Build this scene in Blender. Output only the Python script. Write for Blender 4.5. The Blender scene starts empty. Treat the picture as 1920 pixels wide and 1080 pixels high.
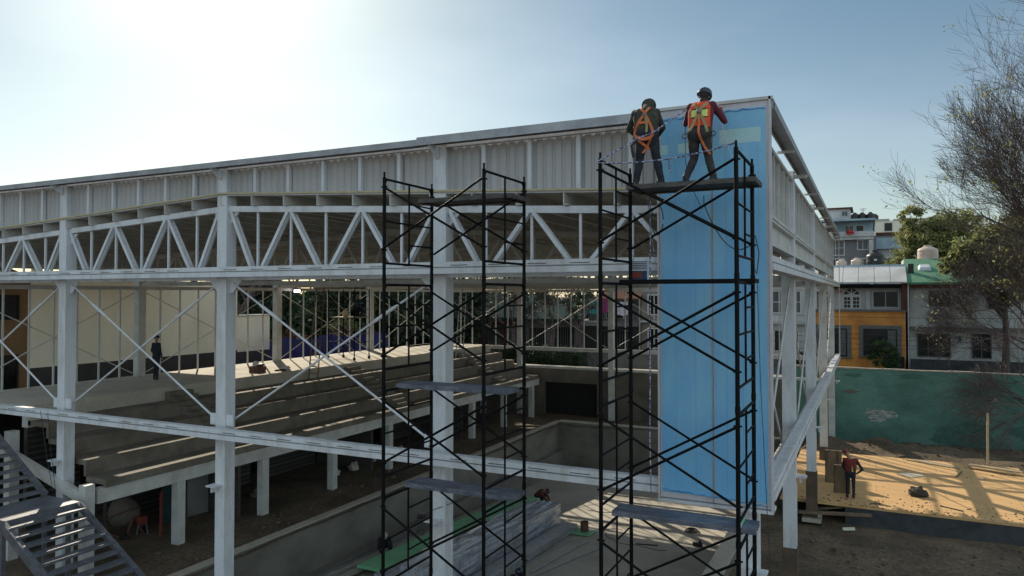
import bpy, bmesh, math, random
import numpy as np
from mathutils import Vector, Matrix, noise
from mathutils.bvhtree import BVHTree
sc = bpy.context.scene
COL = sc.collection
PI = math.pi
# ---------------------------------------------------------------- camera
cam = bpy.data.cameras.new('camera')
cam.sensor_width = 36.0
cam.lens = 36.0 * 1371 / 1920
cam.shift_y = -0.0082
cam.clip_start = 0.1
cam.clip_end = 3000
camo = bpy.data.objects.new('camera', cam)
camo.location = (0, 0, 5.0)
camo.rotation_euler = (math.radians(91.2), 0, math.radians(26.05))
COL.objects.link(camo)
sc.camera = camo
# ---------------------------------------------------------------- light
SKY_K, HAZE_K = 0.062, 0.52
SUN_EL, SUN_AZ = math.radians(30), math.radians(-48)      # azimuth from +Y towards +X
world = bpy.data.worlds.new('World')
sc.world = world
world.use_nodes = True
wn = world.node_tree.nodes
sky = wn.new('ShaderNodeTexSky')
sky.sky_type = 'NISHITA'
sky.sun_disc = False
sky.sun_elevation = SUN_EL
sky.sun_rotation = SUN_AZ
sky.altitude = 2200
sky.air_density = 1.5
sky.dust_density = 5.0
sky.ozone_density = 2.2
wl_ = world.node_tree.links
wn['Background'].inputs[1].default_value = SKY_K
tint = wn.new('ShaderNodeVectorMath')
tint.operation = 'MULTIPLY'
tint.inputs[1].default_value = (0.91, 1.02, 0.97)
wl_.new(sky.outputs[0], tint.inputs[0])
wl_.new(tint.outputs[0], wn['Background'].inputs[0])
# hazy air opposite the sun is lit from behind the viewer: a broad soft brightening of that half of the sky
tcw = wn.new('ShaderNodeTexCoord')
dot = wn.new('ShaderNodeVectorMath')
dot.operation = 'DOT_PRODUCT'
dot.inputs[1].default_value = (0.70, -0.63, 0.34)
wl_.new(tcw.outputs['Generated'], dot.inputs[0])
mrw = wn.new('ShaderNodeMapRange')
mrw.interpolation_type = 'SMOOTHSTEP'
mrw.inputs['From Min'].default_value = -0.25
mrw.inputs['From Max'].default_value = 0.75
mrw.inputs['To Max'].default_value = HAZE_K
wl_.new(dot.outputs['Value'], mrw.inputs['Value'])
bg2 = wn.new('ShaderNodeBackground')
bg2.inputs[0].default_value = (0.80, 0.93, 1.0, 1)
wl_.new(mrw.outputs[0], bg2.inputs[1])
# pale ground haze along the horizon
sep = wn.new('ShaderNodeSeparateXYZ')
wl_.new(tcw.outputs['Generated'], sep.inputs[0])
mrh = wn.new('ShaderNodeMapRange')
mrh.interpolation_type = 'SMOOTHSTEP'
mrh.inputs['From Min'].default_value = 0.40
mrh.inputs['From Max'].default_value = -0.08
mrh.inputs['To Max'].default_value = 0.19
wl_.new(sep.outputs['Z'], mrh.inputs['Value'])
bg3 = wn.new('ShaderNodeBackground')
bg3.inputs[0].default_value = (1.0, 0.90, 0.95, 1)
nzw = wn.new('ShaderNodeTexNoise')
nzw.inputs['Scale'].default_value = 2.6
nzw.inputs['Detail'].default_value = 5
mpw = wn.new('ShaderNodeMapping')
mpw.inputs['Scale'].default_value = (1, 1, 3.2)
wl_.new(tcw.outputs['Generated'], mpw.inputs[0])
wl_.new(mpw.outputs[0], nzw.inputs['Vector'])
mrn = wn.new('ShaderNodeMapRange')
mrn.inputs['From Min'].default_value = 0.45
mrn.inputs['From Max'].default_value = 0.75
mrn.inputs['To Max'].default_value = 0.07
wl_.new(nzw.outputs['Fac'], mrn.inputs['Value'])
smw = wn.new('ShaderNodeMath')
wl_.new(mrn.outputs[0], smw.inputs[0])
wl_.new(mrh.outputs[0], smw.inputs[1])
wl_.new(smw.outputs[0], bg3.inputs[1])
add3 = wn.new('ShaderNodeAddShader')
wl_.new(bg2.outputs[0], add3.inputs[0])
wl_.new(bg3.outputs[0], add3.inputs[1])
adds = wn.new('ShaderNodeAddShader')
wl_.new(wn['Background'].outputs[0], adds.inputs[0])
wl_.new(add3.outputs[0], adds.inputs[1])
wl_.new(adds.outputs[0], wn['World Output'].inputs[0])
sl = bpy.data.lights.new('sun', 'SUN')
sl.energy = 4.2
sl.angle = math.radians(0.5)
sl.color = (1.0, 0.88, 0.70)
so = bpy.data.objects.new('sun', sl)
S = Vector((math.sin(SUN_AZ) * math.cos(SUN_EL), math.cos(SUN_AZ) * math.cos(SUN_EL), math.sin(SUN_EL)))
so.rotation_euler = S.to_track_quat('Z', 'Y').to_euler()
COL.objects.link(so)
sc.view_settings.view_transform = 'Standard'
sc.view_settings.look = 'None'
sc.view_settings.exposure = 0.35
sc.view_settings.gamma = 1.0
sc.cycles.max_bounces = 8
sc.cycles.transparent_max_bounces = 12

# ---------------------------------------------------------------- materials
def mat(name, col, rough=0.6, metal=0.0, var=0.15, scale=3.0, stretch=(1, 1, 1), bump=0.0, bscale=40.0,
        col2=None, fac=(0.4, 0.65), spec=0.5, trans=0.0, emit=None, estr=0.0, fine=0.06):
    m = bpy.data.materials.new(name)
    m.use_nodes = True
    nt = m.node_tree
    N, L = nt.nodes, nt.links
    b = N['Principled BSDF']
    b.inputs['Roughness'].default_value = rough
    b.inputs['Metallic'].default_value = metal
    b.inputs['Specular IOR Level'].default_value = spec
    tc = N.new('ShaderNodeTexCoord')
    mp = N.new('ShaderNodeMapping')
    mp.inputs['Scale'].default_value = stretch
    L.new(tc.outputs['Object'], mp.inputs[0])
    n1 = N.new('ShaderNodeTexNoise')
    n1.inputs['Scale'].default_value = scale
    n1.inputs['Detail'].default_value = 7
    n1.inputs['Roughness'].default_value = 0.62
    L.new(mp.outputs[0], n1.inputs['Vector'])
    rp = N.new('ShaderNodeMapRange')
    rp.inputs['From Min'].default_value = fac[0]
    rp.inputs['From Max'].default_value = fac[1]
    L.new(n1.outputs['Fac'], rp.inputs['Value'])
    mx = N.new('ShaderNodeMix')
    mx.data_type = 'RGBA'
    c2 = col2 if col2 else tuple(c * (1 - 2 * var) for c in col)
    mx.inputs['A'].default_value = (*col, 1)
    mx.inputs['B'].default_value = (*c2, 1)
    L.new(rp.outputs[0], mx.inputs['Factor'])
    n2 = N.new('ShaderNodeTexNoise')
    n2.inputs['Scale'].default_value = bscale
    n2.inputs['Detail'].default_value = 4
    L.new(tc.outputs['Object'], n2.inputs['Vector'])
    r2 = N.new('ShaderNodeMapRange')
    r2.inputs['From Min'].default_value = 0.3
    r2.inputs['From Max'].default_value = 0.7
    r2.inputs['To Min'].default_value = 1 - fine * 2
    r2.inputs['To Max'].default_value = 1 + fine
    L.new(n2.outputs['Fac'], r2.inputs['Value'])
    vm = N.new('ShaderNodeVectorMath')
    vm.operation = 'SCALE'
    L.new(mx.outputs['Result'], vm.inputs[0])
    L.new(r2.outputs[0], vm.inputs['Scale'])
    L.new(vm.outputs[0], b.inputs['Base Color'])
    if bump:
        bp = N.new('ShaderNodeBump')
        bp.inputs['Strength'].default_value = min(1, bump * 10)
        bp.inputs['Distance'].default_value = bump
        L.new(n2.outputs['Fac'], bp.inputs['Height'])
        L.new(bp.outputs[0], b.inputs['Normal'])
    if trans:
        t = N.new('ShaderNodeBsdfTranslucent')
        L.new(vm.outputs[0], t.inputs['Color'])
        ms = N.new('ShaderNodeMixShader')
        ms.inputs[0].default_value = trans
        L.new(b.outputs[0], ms.inputs[1])
        L.new(t.outputs[0], ms.inputs[2])
        L.new(ms.outputs[0], N['Material Output'].inputs[0])
    if emit:
        b.inputs['Emission Color'].default_value = (*emit, 1)
        b.inputs['Emission Strength'].default_value = estr
    return m

def brickmat(name, c1, c2, mortar, sx=2.5, rough=0.85, rot=(0, 0, 0)):
    m = mat(name, c1, rough, var=0.1)
    N, L = m.node_tree.nodes, m.node_tree.links
    tc = [n for n in N if n.type == 'TEX_COORD'][0]
    mp = N.new('ShaderNodeMapping')
    mp.inputs['Rotation'].default_value = rot
    L.new(tc.outputs['Object'], mp.inputs[0])
    bt = N.new('ShaderNodeTexBrick')
    bt.inputs['Color1'].default_value = (*c1, 1)
    bt.inputs['Color2'].default_value = (*c2, 1)
    bt.inputs['Mortar'].default_value = (*mortar, 1)
    bt.inputs['Scale'].default_value = sx
    bt.inputs['Mortar Size'].default_value = 0.02
    L.new(mp.outputs[0], bt.inputs['Vector'])
    vm = [n for n in N if n.type == 'VECT_MATH'][0]
    L.new(bt.outputs['Color'], vm.inputs[0])
    return m

def boardmat(name, c1, c2, sx, axis=0):
    """long boards with dark joints"""
    m = mat(name, c1, 0.8, col2=c2, scale=2.2, stretch=(0.4, 3, 1) if axis else (3, .4, 1), bump=0.004, fine=.14)
    N, L = m.node_tree.nodes, m.node_tree.links
    tc = [n for n in N if n.type == 'TEX_COORD'][0]
    bt = N.new('ShaderNodeTexBrick')
    mp = N.new('ShaderNodeMapping')
    if not axis:
        mp.inputs['Rotation'].default_value = (0, 0, PI / 2)
    L.new(tc.outputs['Object'], mp.inputs[0])
    L.new(mp.outputs[0], bt.inputs['Vector'])
    bt.inputs['Scale'].default_value = 1
    bt.inputs['Brick Width'].default_value = 2.44
    bt.inputs['Row Height'].default_value = sx
    bt.inputs['Mortar Size'].default_value = 0.012
    bt.inputs['Color1'].default_value = (1, 1, 1, 1)
    bt.inputs['Color2'].default_value = (.93, .92, .90, 1)
    bt.inputs['Mortar'].default_value = (.6, .56, .5, 1)
    vm = [n for n in N if n.type == 'VECT_MATH'][0]
    mul = N.new('ShaderNodeVectorMath')
    mul.operation = 'MULTIPLY'
    src = [l for l in L if l.to_node == vm and l.to_socket == vm.inputs[0]][0].from_socket
    L.new(src, mul.inputs[0])
    L.new(bt.outputs['Color'], mul.inputs[1])
    L.new(mul.outputs[0], vm.inputs[0])
    return m

M = dict(
    white=mat('white_steel_paint', (.63, .65, .67), .45, var=.07, scale=2.4, stretch=(1, 1, .3), fine=.09, col2=(.45, .45, .44), fac=(.46, .72)),
    white2=mat('white_steel_dusty', (.56, .56, .53), .55, scale=2.0, col2=(.43, .42, .38), fine=.06),
    panel=mat('ribbed_panel_grey', (.44, .43, .42), .5, scale=.8, stretch=(1, 1, .25), col2=(.36, .35, .34), fine=.05),
    roofu=mat('roof_underside', (.60, .555, .47), .6, col2=(.48, .44, .37), scale=.6, fine=.06),
    foam=mat('roof_foam_edge', (.50, .43, .25), .8, col2=(.40, .35, .22), scale=4),
    rail=mat('galvanised_rail', (.36, .36, .37), .4, metal=.5, col2=(.26, .26, .27), scale=2),
    black=mat('black_scaffold_paint', (.0035, .0035, .004), .55, col2=(.012, .009, .008), scale=9, fac=(.55, .8), fine=.2, spec=.12),
    plank=mat('scaffold_plank', (.085, .095, .125), .5, col2=(.22, .23, .27), scale=4, stretch=(.6, 3, 1), fac=(.45, .7), bump=.003, fine=.25),
    plankd=mat('scaffold_plank_dark', (.06, .055, .05), .7, col2=(.12, .105, .09), scale=5, stretch=(.6, 3, 1), bump=.003, fine=.2),
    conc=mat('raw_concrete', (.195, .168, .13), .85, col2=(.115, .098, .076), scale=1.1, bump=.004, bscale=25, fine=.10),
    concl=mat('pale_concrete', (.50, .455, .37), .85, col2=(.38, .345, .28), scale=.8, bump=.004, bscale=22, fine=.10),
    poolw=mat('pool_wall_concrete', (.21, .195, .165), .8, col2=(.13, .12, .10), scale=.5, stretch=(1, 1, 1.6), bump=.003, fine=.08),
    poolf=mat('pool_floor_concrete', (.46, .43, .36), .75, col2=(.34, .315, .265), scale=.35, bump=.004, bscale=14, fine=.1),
    retain=mat('retaining_wall', (.15, .13, .105), .9, col2=(.09, .08, .065), scale=.8, bump=.005, fine=.1),
    dirt=mat('site_dirt', (.16, .115, .068), .95, col2=(.075, .054, .032), scale=.55, bump=.02, bscale=9, fine=.25),
    street=mat('street_asphalt', (.09, .09, .09), .9, col2=(.06, .06, .06), scale=.6),
    boards=boardmat('timber_boards', (.68, .42, .18), (.54, .33, .145), 1.22, 1),
    ply=mat('plywood', (.42, .33, .2), .7, col2=(.3, .24, .15), scale=5, stretch=(1, 4, 1)),
    wood=mat('rough_timber', (.20, .145, .085), .85, col2=(.11, .08, .05), scale=4, stretch=(1, 1, .3), bump=.005, fine=.2),
    darkside=mat('dark_blue_grey', (.055, .06, .065), .8, col2=(.035, .038, .04), scale=2, fine=.2),
    blue=mat('blue_protective_film', (.20, .52, .82), .3, col2=(.31, .64, .80), scale=.8, stretch=(1.6, 1, .45), fac=(.42, .68), trans=.22, fine=.04, spec=.5),
    blued=mat('creased_blue_film', (.08, .32, .66), .3, col2=(.12, .38, .70), scale=7, bump=.02, bscale=8, trans=.15),
    patch=mat('backlit_film_patch', (.60, .86, .86), .3, col2=(.50, .78, .82), scale=2, trans=.35),  # pale colour standing in for light shining through the panel
    board=mat('cladding_board', (.60, .58, .60), .5, col2=(.50, .48, .51), scale=2, trans=.1),
    green=mat('green_wall_paint', (.115, .245, .20), .85, col2=(.065, .155, .122), scale=.45, stretch=(1, 1, 1.7), bump=.004, bscale=18, fine=.14),
    greenc=mat('wall_coping', (.34, .31, .26), .9, col2=(.2, .19, .16), scale=3),
    whitew=mat('white_patch_paint', (.42, .42, .39), .9, scale=5, stretch=(.4, 1, 2), col2=(.10, .16, .13), fac=(.42, .6)),
    cream=mat('cream_render', (.80, .75, .60), .9, col2=(.68, .64, .51), scale=.35, stretch=(1, 1, .6), fine=.06),
    creamd=mat('dark_wall_base', (.055, .05, .05), .9, scale=1),
    ochre=mat('ochre_render', (.21, .125, .055), .9, col2=(.15, .09, .042), scale=.5),
    orange=mat('orange_render', (.72, .31, .065), .85, col2=(.44, .175, .04), scale=.5, fine=.08),
    whiter=mat('white_render', (.55, .55, .54), .85, col2=(.42, .42, .41), scale=.6, fine=.06),
    greyr=mat('grey_render', (.50, .51, .49), .9, col2=(.37, .38, .36), scale=.6, stretch=(1, 1, .5), fine=.08),
    stonef=mat('stone_window_surround', (.16, .15, .14), .85, col2=(.10, .095, .09), scale=6),
    glass=mat('dark_window_glass', (.012, .013, .014), .2, var=.3, scale=.8, spec=.25, fine=0),
    curtain=mat('curtained_glass', (.11, .115, .115), .4, col2=(.03, .034, .036), scale=6, stretch=(4, 1, .2)),
    frame=mat('white_window_frame', (.6, .6, .58), .5, var=.05),
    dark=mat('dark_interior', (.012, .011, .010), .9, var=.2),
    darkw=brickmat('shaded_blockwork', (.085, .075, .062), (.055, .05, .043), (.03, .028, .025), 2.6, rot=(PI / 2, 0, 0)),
    groof=mat('green_roof_coating', (.075, .22, .13), .85, col2=(.13, .28, .165), scale=2.2, fine=.2, bump=.01, bscale=12),
    troof=mat('dark_teal_roof', (.035, .062, .060), 1.0, col2=(.022, .04, .04), scale=2, spec=.03),
    tanr=mat('tan_render', (.26, .225, .18), .95, col2=(.18, .155, .13), scale=.6, spec=.1),
    shadeg=mat('shaded_grey_render', (.22, .22, .21), .95, col2=(.14, .14, .135), scale=.6, spec=.1),  # darker copy of the grey render, shade put into its colour
    tile=mat('brown_tile_roof', (.15, .07, .048), 1.0, col2=(.1, .05, .035), scale=5, fine=.2, spec=.05),
    greyb=brickmat('grey_block_facade', (.20, .195, .20), (.16, .155, .165), (.11, .11, .11), 3.0, rot=(PI / 2, 0, 0)),
    bluew=mat('pale_blue_render', (.36, .47, .52), .85, col2=(.26, .36, .42), scale=.6),
    tankb=mat('black_tank_plastic', (.018, .017, .018), .45, var=.2),
    tankc=mat('cream_tank_plastic', (.58, .45, .37), .5, col2=(.48, .37, .3), scale=2),
    bark=mat('tree_bark', (.13, .095, .085), .95, col2=(.07, .052, .046), scale=5, fine=.2),
    barkl=mat('twig_bark', (.15, .115, .095), .95, col2=(.08, .06, .05), scale=5, fine=.2),
    leafy=mat('yellow_green_leaves', (.31, .31, .12), .6, col2=(.15, .18, .06), scale=.5, trans=.5, fac=(.35, .65)),
    leafg=mat('green_leaves', (.075, .13, .03), .6, col2=(.035, .07, .018), scale=.8, trans=.35, fac=(.35, .65)),
    leafd=mat('dark_green_leaves', (.028, .055, .02), .6, col2=(.014, .028, .011), scale=.8, trans=.25, fac=(.35, .65)),
    leafr=mat('russet_leaves', (.16, .06, .035), .7, col2=(.08, .05, .02), scale=1.5, trans=.3),
    tarp=mat('blue_tarpaulin', (.014, .02, .17), .5, col2=(.008, .012, .07), scale=1.2, bump=.03, bscale=3),
    gsheet=mat('green_roof_panel', (.24, .58, .33), .4, col2=(.20, .50, .28), scale=1.2),
    wrap=mat('plastic_wrap', (.46, .49, .53), .18, col2=(.22, .24, .27), scale=4.5, stretch=(3.5, .18, 3.5), fac=(.36, .66), bump=.02, bscale=5, fine=.15, spec=1.0),
    steel=mat('grey_steel', (.17, .18, .20), .4, metal=.3, col2=(.11, .115, .13), scale=3, fine=.12),
    galv=mat('galvanised_profile', (.42, .43, .43), .35, metal=.4, col2=(.3, .31, .31), scale=4),
    navy=mat('navy_cloth', (.016, .018, .028), .9, var=.25, scale=12, bump=.004, bscale=30),
    olive=mat('olive_black_jacket', (.028, .028, .022), .9, col2=(.06, .058, .035), scale=10, bump=.004, bscale=30),
    denim=mat('dark_jeans', (.012, .014, .021), .9, col2=(.022, .026, .036), scale=9, bump=.003, bscale=30),
    dpants=mat('dark_grey_trousers', (.022, .021, .022), .9, col2=(.042, .04, .04), scale=9, bump=.003, bscale=30),
    maroon=mat('maroon_sleeves', (.13, .012, .022), .85, col2=(.07, .01, .018), scale=12, bump=.003),
    brownc=mat('rust_brown_jacket', (.12, .03, .018), .9, col2=(.07, .02, .014), scale=10),
    skin=mat('skin', (.30, .165, .105), .6, var=.08),
    boot=mat('boot_leather', (.02, .017, .015), .7, var=.2),
    helm=mat('navy_helmet', (.018, .024, .045), .25, var=.1),
    helmt=mat('tan_helmet', (.42, .36, .26), .35, var=.1),
    helmr=mat('red_helmet', (.20, .03, .02), .35, var=.1),
    vestr=mat('orange_red_vest', (.72, .075, .02), .8, col2=(.58, .06, .02), scale=9, bump=.003),
    reflect=mat('lime_reflective_tape', (.62, .72, .18), .4, var=.1, scale=8),
    strapo=mat('orange_harness_webbing', (.62, .17, .06), .75, var=.15, scale=14),
    strapk=mat('khaki_harness_webbing', (.33, .28, .12), .75, var=.15, scale=14),
    strapb=mat('black_strap', (.02, .02, .022), .7),
    rope=mat('blue_white_rope', (.42, .45, .52), .8, col2=(.05, .06, .14), scale=26, fac=(.46, .52)),
    cable=mat('black_cable', (.015, .015, .016), .6),
    sign=mat('sign_white', (.6, .62, .66), .4, var=.04),
    red=mat('red_paint', (.5, .03, .03), .5, var=.1),
    pedc=mat('stained_concrete_base', (.12, .08, .055), .9, col2=(.07, .05, .035), scale=2),
    dgreen=mat('dark_green_patch', (.05, .115, .09), .9, col2=(.08, .175, .14), scale=3),
    blues=mat('film_seam_blue', (.10, .33, .60), .3),
    vestd=mat('dull_red_vest', (.15, .02, .014), .85),
    rust=mat('rusty_steel', (.15, .07, .045), .8, col2=(.09, .045, .03), scale=6),
    redl=mat('red_orange_paint', (.22, .035, .018), .7, col2=(.14, .03, .018), scale=6),
    lamp=mat('floodlight_face', (.9, .9, .9), .3, emit=(1, .97, .95), estr=9.0),
    pink=mat('pink_cloth', (.30, .05, .16), .9), aqua=mat('turquoise_cloth', (.06, .34, .34), .8), wcloth=mat('white_cloth', (.6, .58, .62), .85),
    rock=mat('dark_rock', (.05, .045, .04), .9, bump=.02, bscale=9),
    jug=mat('cream_jug', (.62, .52, .33), .5, var=.08),
    bluecl=mat('blue_cloth', (.035, .06, .12), .85, var=.2, scale=10),
)

# ---------------------------------------------------------------- mesh builder
WL = {}

class MB:
    def __init__(s):
        s.v, s.f, s.m, s.cm = [], [], [], 0

    def add(s, vs, fs):
        o = len(s.v)
        s.v += [tuple(v) for v in vs]
        s.f += [tuple(i + o for i in f) for f in fs]
        s.m += [s.cm] * len(fs)
        return s

    def box(s, x0, x1, y0, y1, z0, z1):
        return s.add([(x0, y0, z0), (x1, y0, z0), (x1, y1, z0), (x0, y1, z0), (x0, y0, z1), (x1, y0, z1), (x1, y1, z1), (x0, y1, z1)],
                     [(0, 3, 2, 1), (4, 5, 6, 7), (0, 1, 5, 4), (1, 2, 6, 5), (2, 3, 7, 6), (3, 0, 4, 7)])

    def bar(s, a, b, w, h, up=(0, 0, 1)):
        a, b = Vector(a), Vector(b)
        d = (b - a).normalized()
        sd = d.cross(Vector(up))
        if sd.length < 1e-4:
            sd = d.cross(Vector((1, 0, 0)))
        sd.normalize()
        u = sd.cross(d)
        vs = []
        for p in (a, b):
            for q, r in ((-1, -1), (1, -1), (1, 1), (-1, 1)):
                vs.append(p + sd * q * w / 2 + u * r * h / 2)
        return s.add(vs, [(0, 1, 2, 3), (7, 6, 5, 4), (0, 4, 5, 1), (1, 5, 6, 2), (2, 6, 7, 3), (3, 7, 4, 0)])

    def tube(s, pts, r, n=8, cap=True):
        pts = [Vector(p) for p in pts]
        rs = r if isinstance(r, (list, tuple)) else [r] * len(pts)
        rings, prev = [], None
        for i, p in enumerate(pts):
            d = (pts[min(i + 1, len(pts) - 1)] - pts[max(i - 1, 0)])
            d = d.normalized() if d.length > 1e-9 else Vector((0, 0, 1))
            if prev is None:
                a = d.orthogonal().normalized()
            else:
                a = (prev - d * prev.dot(d))
                a = a.normalized() if a.length > 1e-6 else d.orthogonal().normalized()
            prev = a
            b = d.cross(a)
            rings.append([p + (a * math.cos(2 * PI * k / n) + b * math.sin(2 * PI * k / n)) * rs[i] for k in range(n)])
        vs = [v for R in rings for v in R]
        fs = []
        for i in range(len(rings) - 1):
            for k in range(n):
                k2 = (k + 1) % n
                fs.append((i * n + k, i * n + k2, (i + 1) * n + k2, (i + 1) * n + k))
        if cap:
            fs.append(tuple(range(n - 1, -1, -1)))
            fs.append(tuple(range((len(rings) - 1) * n, len(rings) * n)))
        return s.add(vs, fs)

    def lathe(s, c, prof, n=16, axis='z', rot=None):
        vs, fs = [], []
        for r, z in prof:
            for k in range(n):
                a = 2 * PI * k / n
                v = Vector((r * math.cos(a), r * math.sin(a), z))
                if rot is not None:
                    v = rot @ v
                vs.append(v + Vector(c))
        for i in range(len(prof) - 1):
            for k in range(n):
                k2 = (k + 1) % n
                fs.append((i * n + k, i * n + k2, (i + 1) * n + k2, (i + 1) * n + k))
        fs.append(tuple(range(n - 1, -1, -1)))
        fs.append(tuple(range((len(prof) - 1) * n, len(prof) * n)))
        return s.add(vs, fs)

    def ball(s, c, rx, ry, rz, n=12, m=8, rot=None, jit=0, seed=0):
        vs, fs = [], []
        for i in range(m + 1):
            t = PI * i / m
            for k in range(n):
                a = 2 * PI * k / n
                v = Vector((math.sin(t) * math.cos(a) * rx, math.sin(t) * math.sin(a) * ry, math.cos(t) * rz))
                if jit:
                    v *= 1 + jit * noise.noise(v * 3 / max(rx, ry) + Vector((seed, 0, 0)))
                if rot is not None:
                    v = rot @ v
                vs.append(v + Vector(c))
        for i in range(m):
            for k in range(n):
                k2 = (k + 1) % n
                fs.append((i * n + k, (i + 1) * n + k, (i + 1) * n + k2, i * n + k2))
        return s.add(vs, fs)

    def prism(s, poly, y0, y1, plane='xz'):
        """polygon in a plane extruded along the third axis"""
        n = len(poly)
        def P(a, b, c):
            return {'xz': (a, c, b), 'yz': (c, a, b), 'xy': (a, b, c)}[plane]
        vs = [P(a, b, y0) for a, b in poly] + [P(a, b, y1) for a, b in poly]
        fs = [tuple(range(n)), tuple(range(2 * n - 1, n - 1, -1))]
        for i in range(n):
            j = (i + 1) % n
            fs.append((i, i + n, j + n, j))
        return s.add(vs, fs)

    def build(s, name, mats, parent=None, origin=None, smooth=False, label=None):
        if not isinstance(mats, (list, tuple)):
            mats = [mats]
        me = bpy.data.meshes.new(name)
        if origin is None:
            xs, ys, zs = zip(*s.v)
            origin = ((min(xs) + max(xs)) / 2, (min(ys) + max(ys)) / 2, min(zs))
        O = Vector(origin)
        me.from_pydata([Vector(v) - O for v in s.v], [], s.f)
        for k in mats:
            me.materials.append(M[k] if isinstance(k, str) else k)
        if len(mats) > 1:
            me.polygons.foreach_set('material_index', s.m)
        if smooth:
            me.polygons.foreach_set('use_smooth', [True] * len(me.polygons))
        me.update()
        bm = bmesh.new()
        bm.from_mesh(me)
        bmesh.ops.recalc_face_normals(bm, faces=bm.faces)
        bm.to_mesh(me)
        bm.free()
        o = bpy.data.objects.new(name, me)
        COL.objects.link(o)
        WL[o.name] = O
        if parent:
            o.parent = parent
            o.location = O - WL[parent.name]
        else:
            o.location = O
        if label:
            o['label'] = label
        return o

def thing(name, label, cat, loc, group=None):
    o = bpy.data.objects.new(name, None)
    o.empty_display_size = .3
    o.location = loc
    COL.objects.link(o)
    WL[o.name] = Vector(loc)
    return tag(o, label, cat, group)

def tag(o, label, cat, group=None):
    o['label'] = label
    o['category'] = cat
    if group:
        o['group'] = group
    return o

def struct(o, kind='structure'):
    o['kind'] = kind
    return o

def box(x0, x1, y0, y1, z0, z1):
    return MB().box(x0, x1, y0, y1, z0, z1)

def dup(root, off, label, group=None):
    def cp(o, par):
        c = o.copy()
        COL.objects.link(c)
        c.parent = par
        WL[c.name] = WL.get(o.name, Vector()) + Vector(off)
        for ch in [x for x in bpy.data.objects if x.parent == o]:
            cp(ch, c)
        return c
    c = cp(root, None)
    c.location = root.location + Vector(off)
    c['label'] = label
    if group:
        c['group'] = group
    return c
# ================================================================= ground
CX = [-2.03, -8.66, -15.4, -22.1, -28.8]      # frame lines across the hall
CY = [14.17, 21.7, 30.0, 38.2, 46.5]          # frame lines along the hall
PX0, PX1, PY0, PY1 = -18.2, -4.4, 15.0, 44.2  # pool pit

def holed(outer, hole, z, name, m):
    X0, X1, Y0, Y1 = outer
    a0, a1, b0, b1 = hole
    mb = MB()
    for r in ((X0, a0, Y0, Y1), (a1, X1, Y0, Y1), (a0, a1, Y0, b0), (a0, a1, b1, Y1)):
        mb.add([(r[0], r[2], z), (r[1], r[2], z), (r[1], r[3], z), (r[0], r[3], z)], [(0, 1, 2, 3)])
    return struct(mb.build(name, m, origin=(0, 0, z)))

holed((-1500, 1500, -1500, 1500), (-34.0, 45, -40, 48.1), -0.35, 'ground', 'street')

def gz(x, y):
    b = -3.62
    t = max(0, min(1, (PX1 + 1.5 - x) / 2))
    b += .3 * t if y > 13 else 0
    n = noise.noise(Vector((x * .35, y * .35, 0))) * .16 + noise.noise(Vector((x * 1.3, y * 1.3, 3))) * .07
    if x > -3.5 and y > 40.6:                       # loose soil heaped against the green wall
        h = max(0, 1 - abs(y - 44.6) / 3.6)
        b += h * (.55 + .5 * noise.noise(Vector((x * .7, y * .7, 7))))
    if x > -3.8 and y < 29.8:
        b += noise.noise(Vector((x * 2.6, y * 2.6, 11))) * .07 + (.05 if noise.noise(Vector((x * .9, y * .9, 21))) > .25 else 0)
    if x > -4 and y < 27:
        b -= .25 * max(0, noise.noise(Vector((x * .4 + 5, y * .4, 2))))
    if x < PX0 + .5:
        n *= .5
    return b + n

mb = MB()
xs = [-34 + .4 * i for i in range(int(79 / .4) + 1)]
ys = [-4 + .4 * i for i in range(int(52.1 / .4) + 2)]
idx = {}
for i, x in enumerate(xs):
    for j, y in enumerate(ys):
        yy = min(y, 48.1)
        idx[i, j] = len(mb.v)
        mb.v.append((x, yy, gz(x, yy)))
for i in range(len(xs) - 1):
    for j in range(len(ys) - 1):
        cx, cy = xs[i] + .2, ys[j] + .2
        if PX0 - .0 < cx < PX1 + .1 and PY0 < cy < PY1 + .0:
            continue
        mb.f.append((idx[i, j], idx[i + 1, j], idx[i + 1, j + 1], idx[i, j + 1]))
        mb.m.append(0)
struct(mb.build('site_dirt', 'dirt', origin=(0, 0, -3.6), smooth=True))
mb = MB()
mb.add([(-34, -40, -3.6), (45, -40, -3.6), (45, -4, -3.6), (-34, -4, -3.6)], [(0, 1, 2, 3)])
struct(mb.build('site_yard', 'dirt', origin=(0, 0, -3.6)))

# loose stones and clods scattered over the dirt (nobody could count them)
random.seed(4)
mb = MB()
for i in range(900):
    r = random.random()
    if r < .55:
        x, y = random.uniform(-3, 9), random.uniform(12, 29.8)
    elif r < .8:
        x, y = random.uniform(-1, 9), random.uniform(40.6, 47.5)
    else:
        x, y = random.uniform(-20.5, -18.6), random.uniform(16, 44)
    s_ = random.uniform(.02, .09) * (1.6 if random.random() < .08 else 1)
    mb.ball((x, y, gz(x, y) + s_ * .2), s_, s_ * random.uniform(.6, 1.3), s_ * .6, 6, 4, jit=.5, seed=i)
struct(mb.build('loose_stones', 'dirt', origin=(0, 20, -3.6)), 'stuff')

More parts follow.
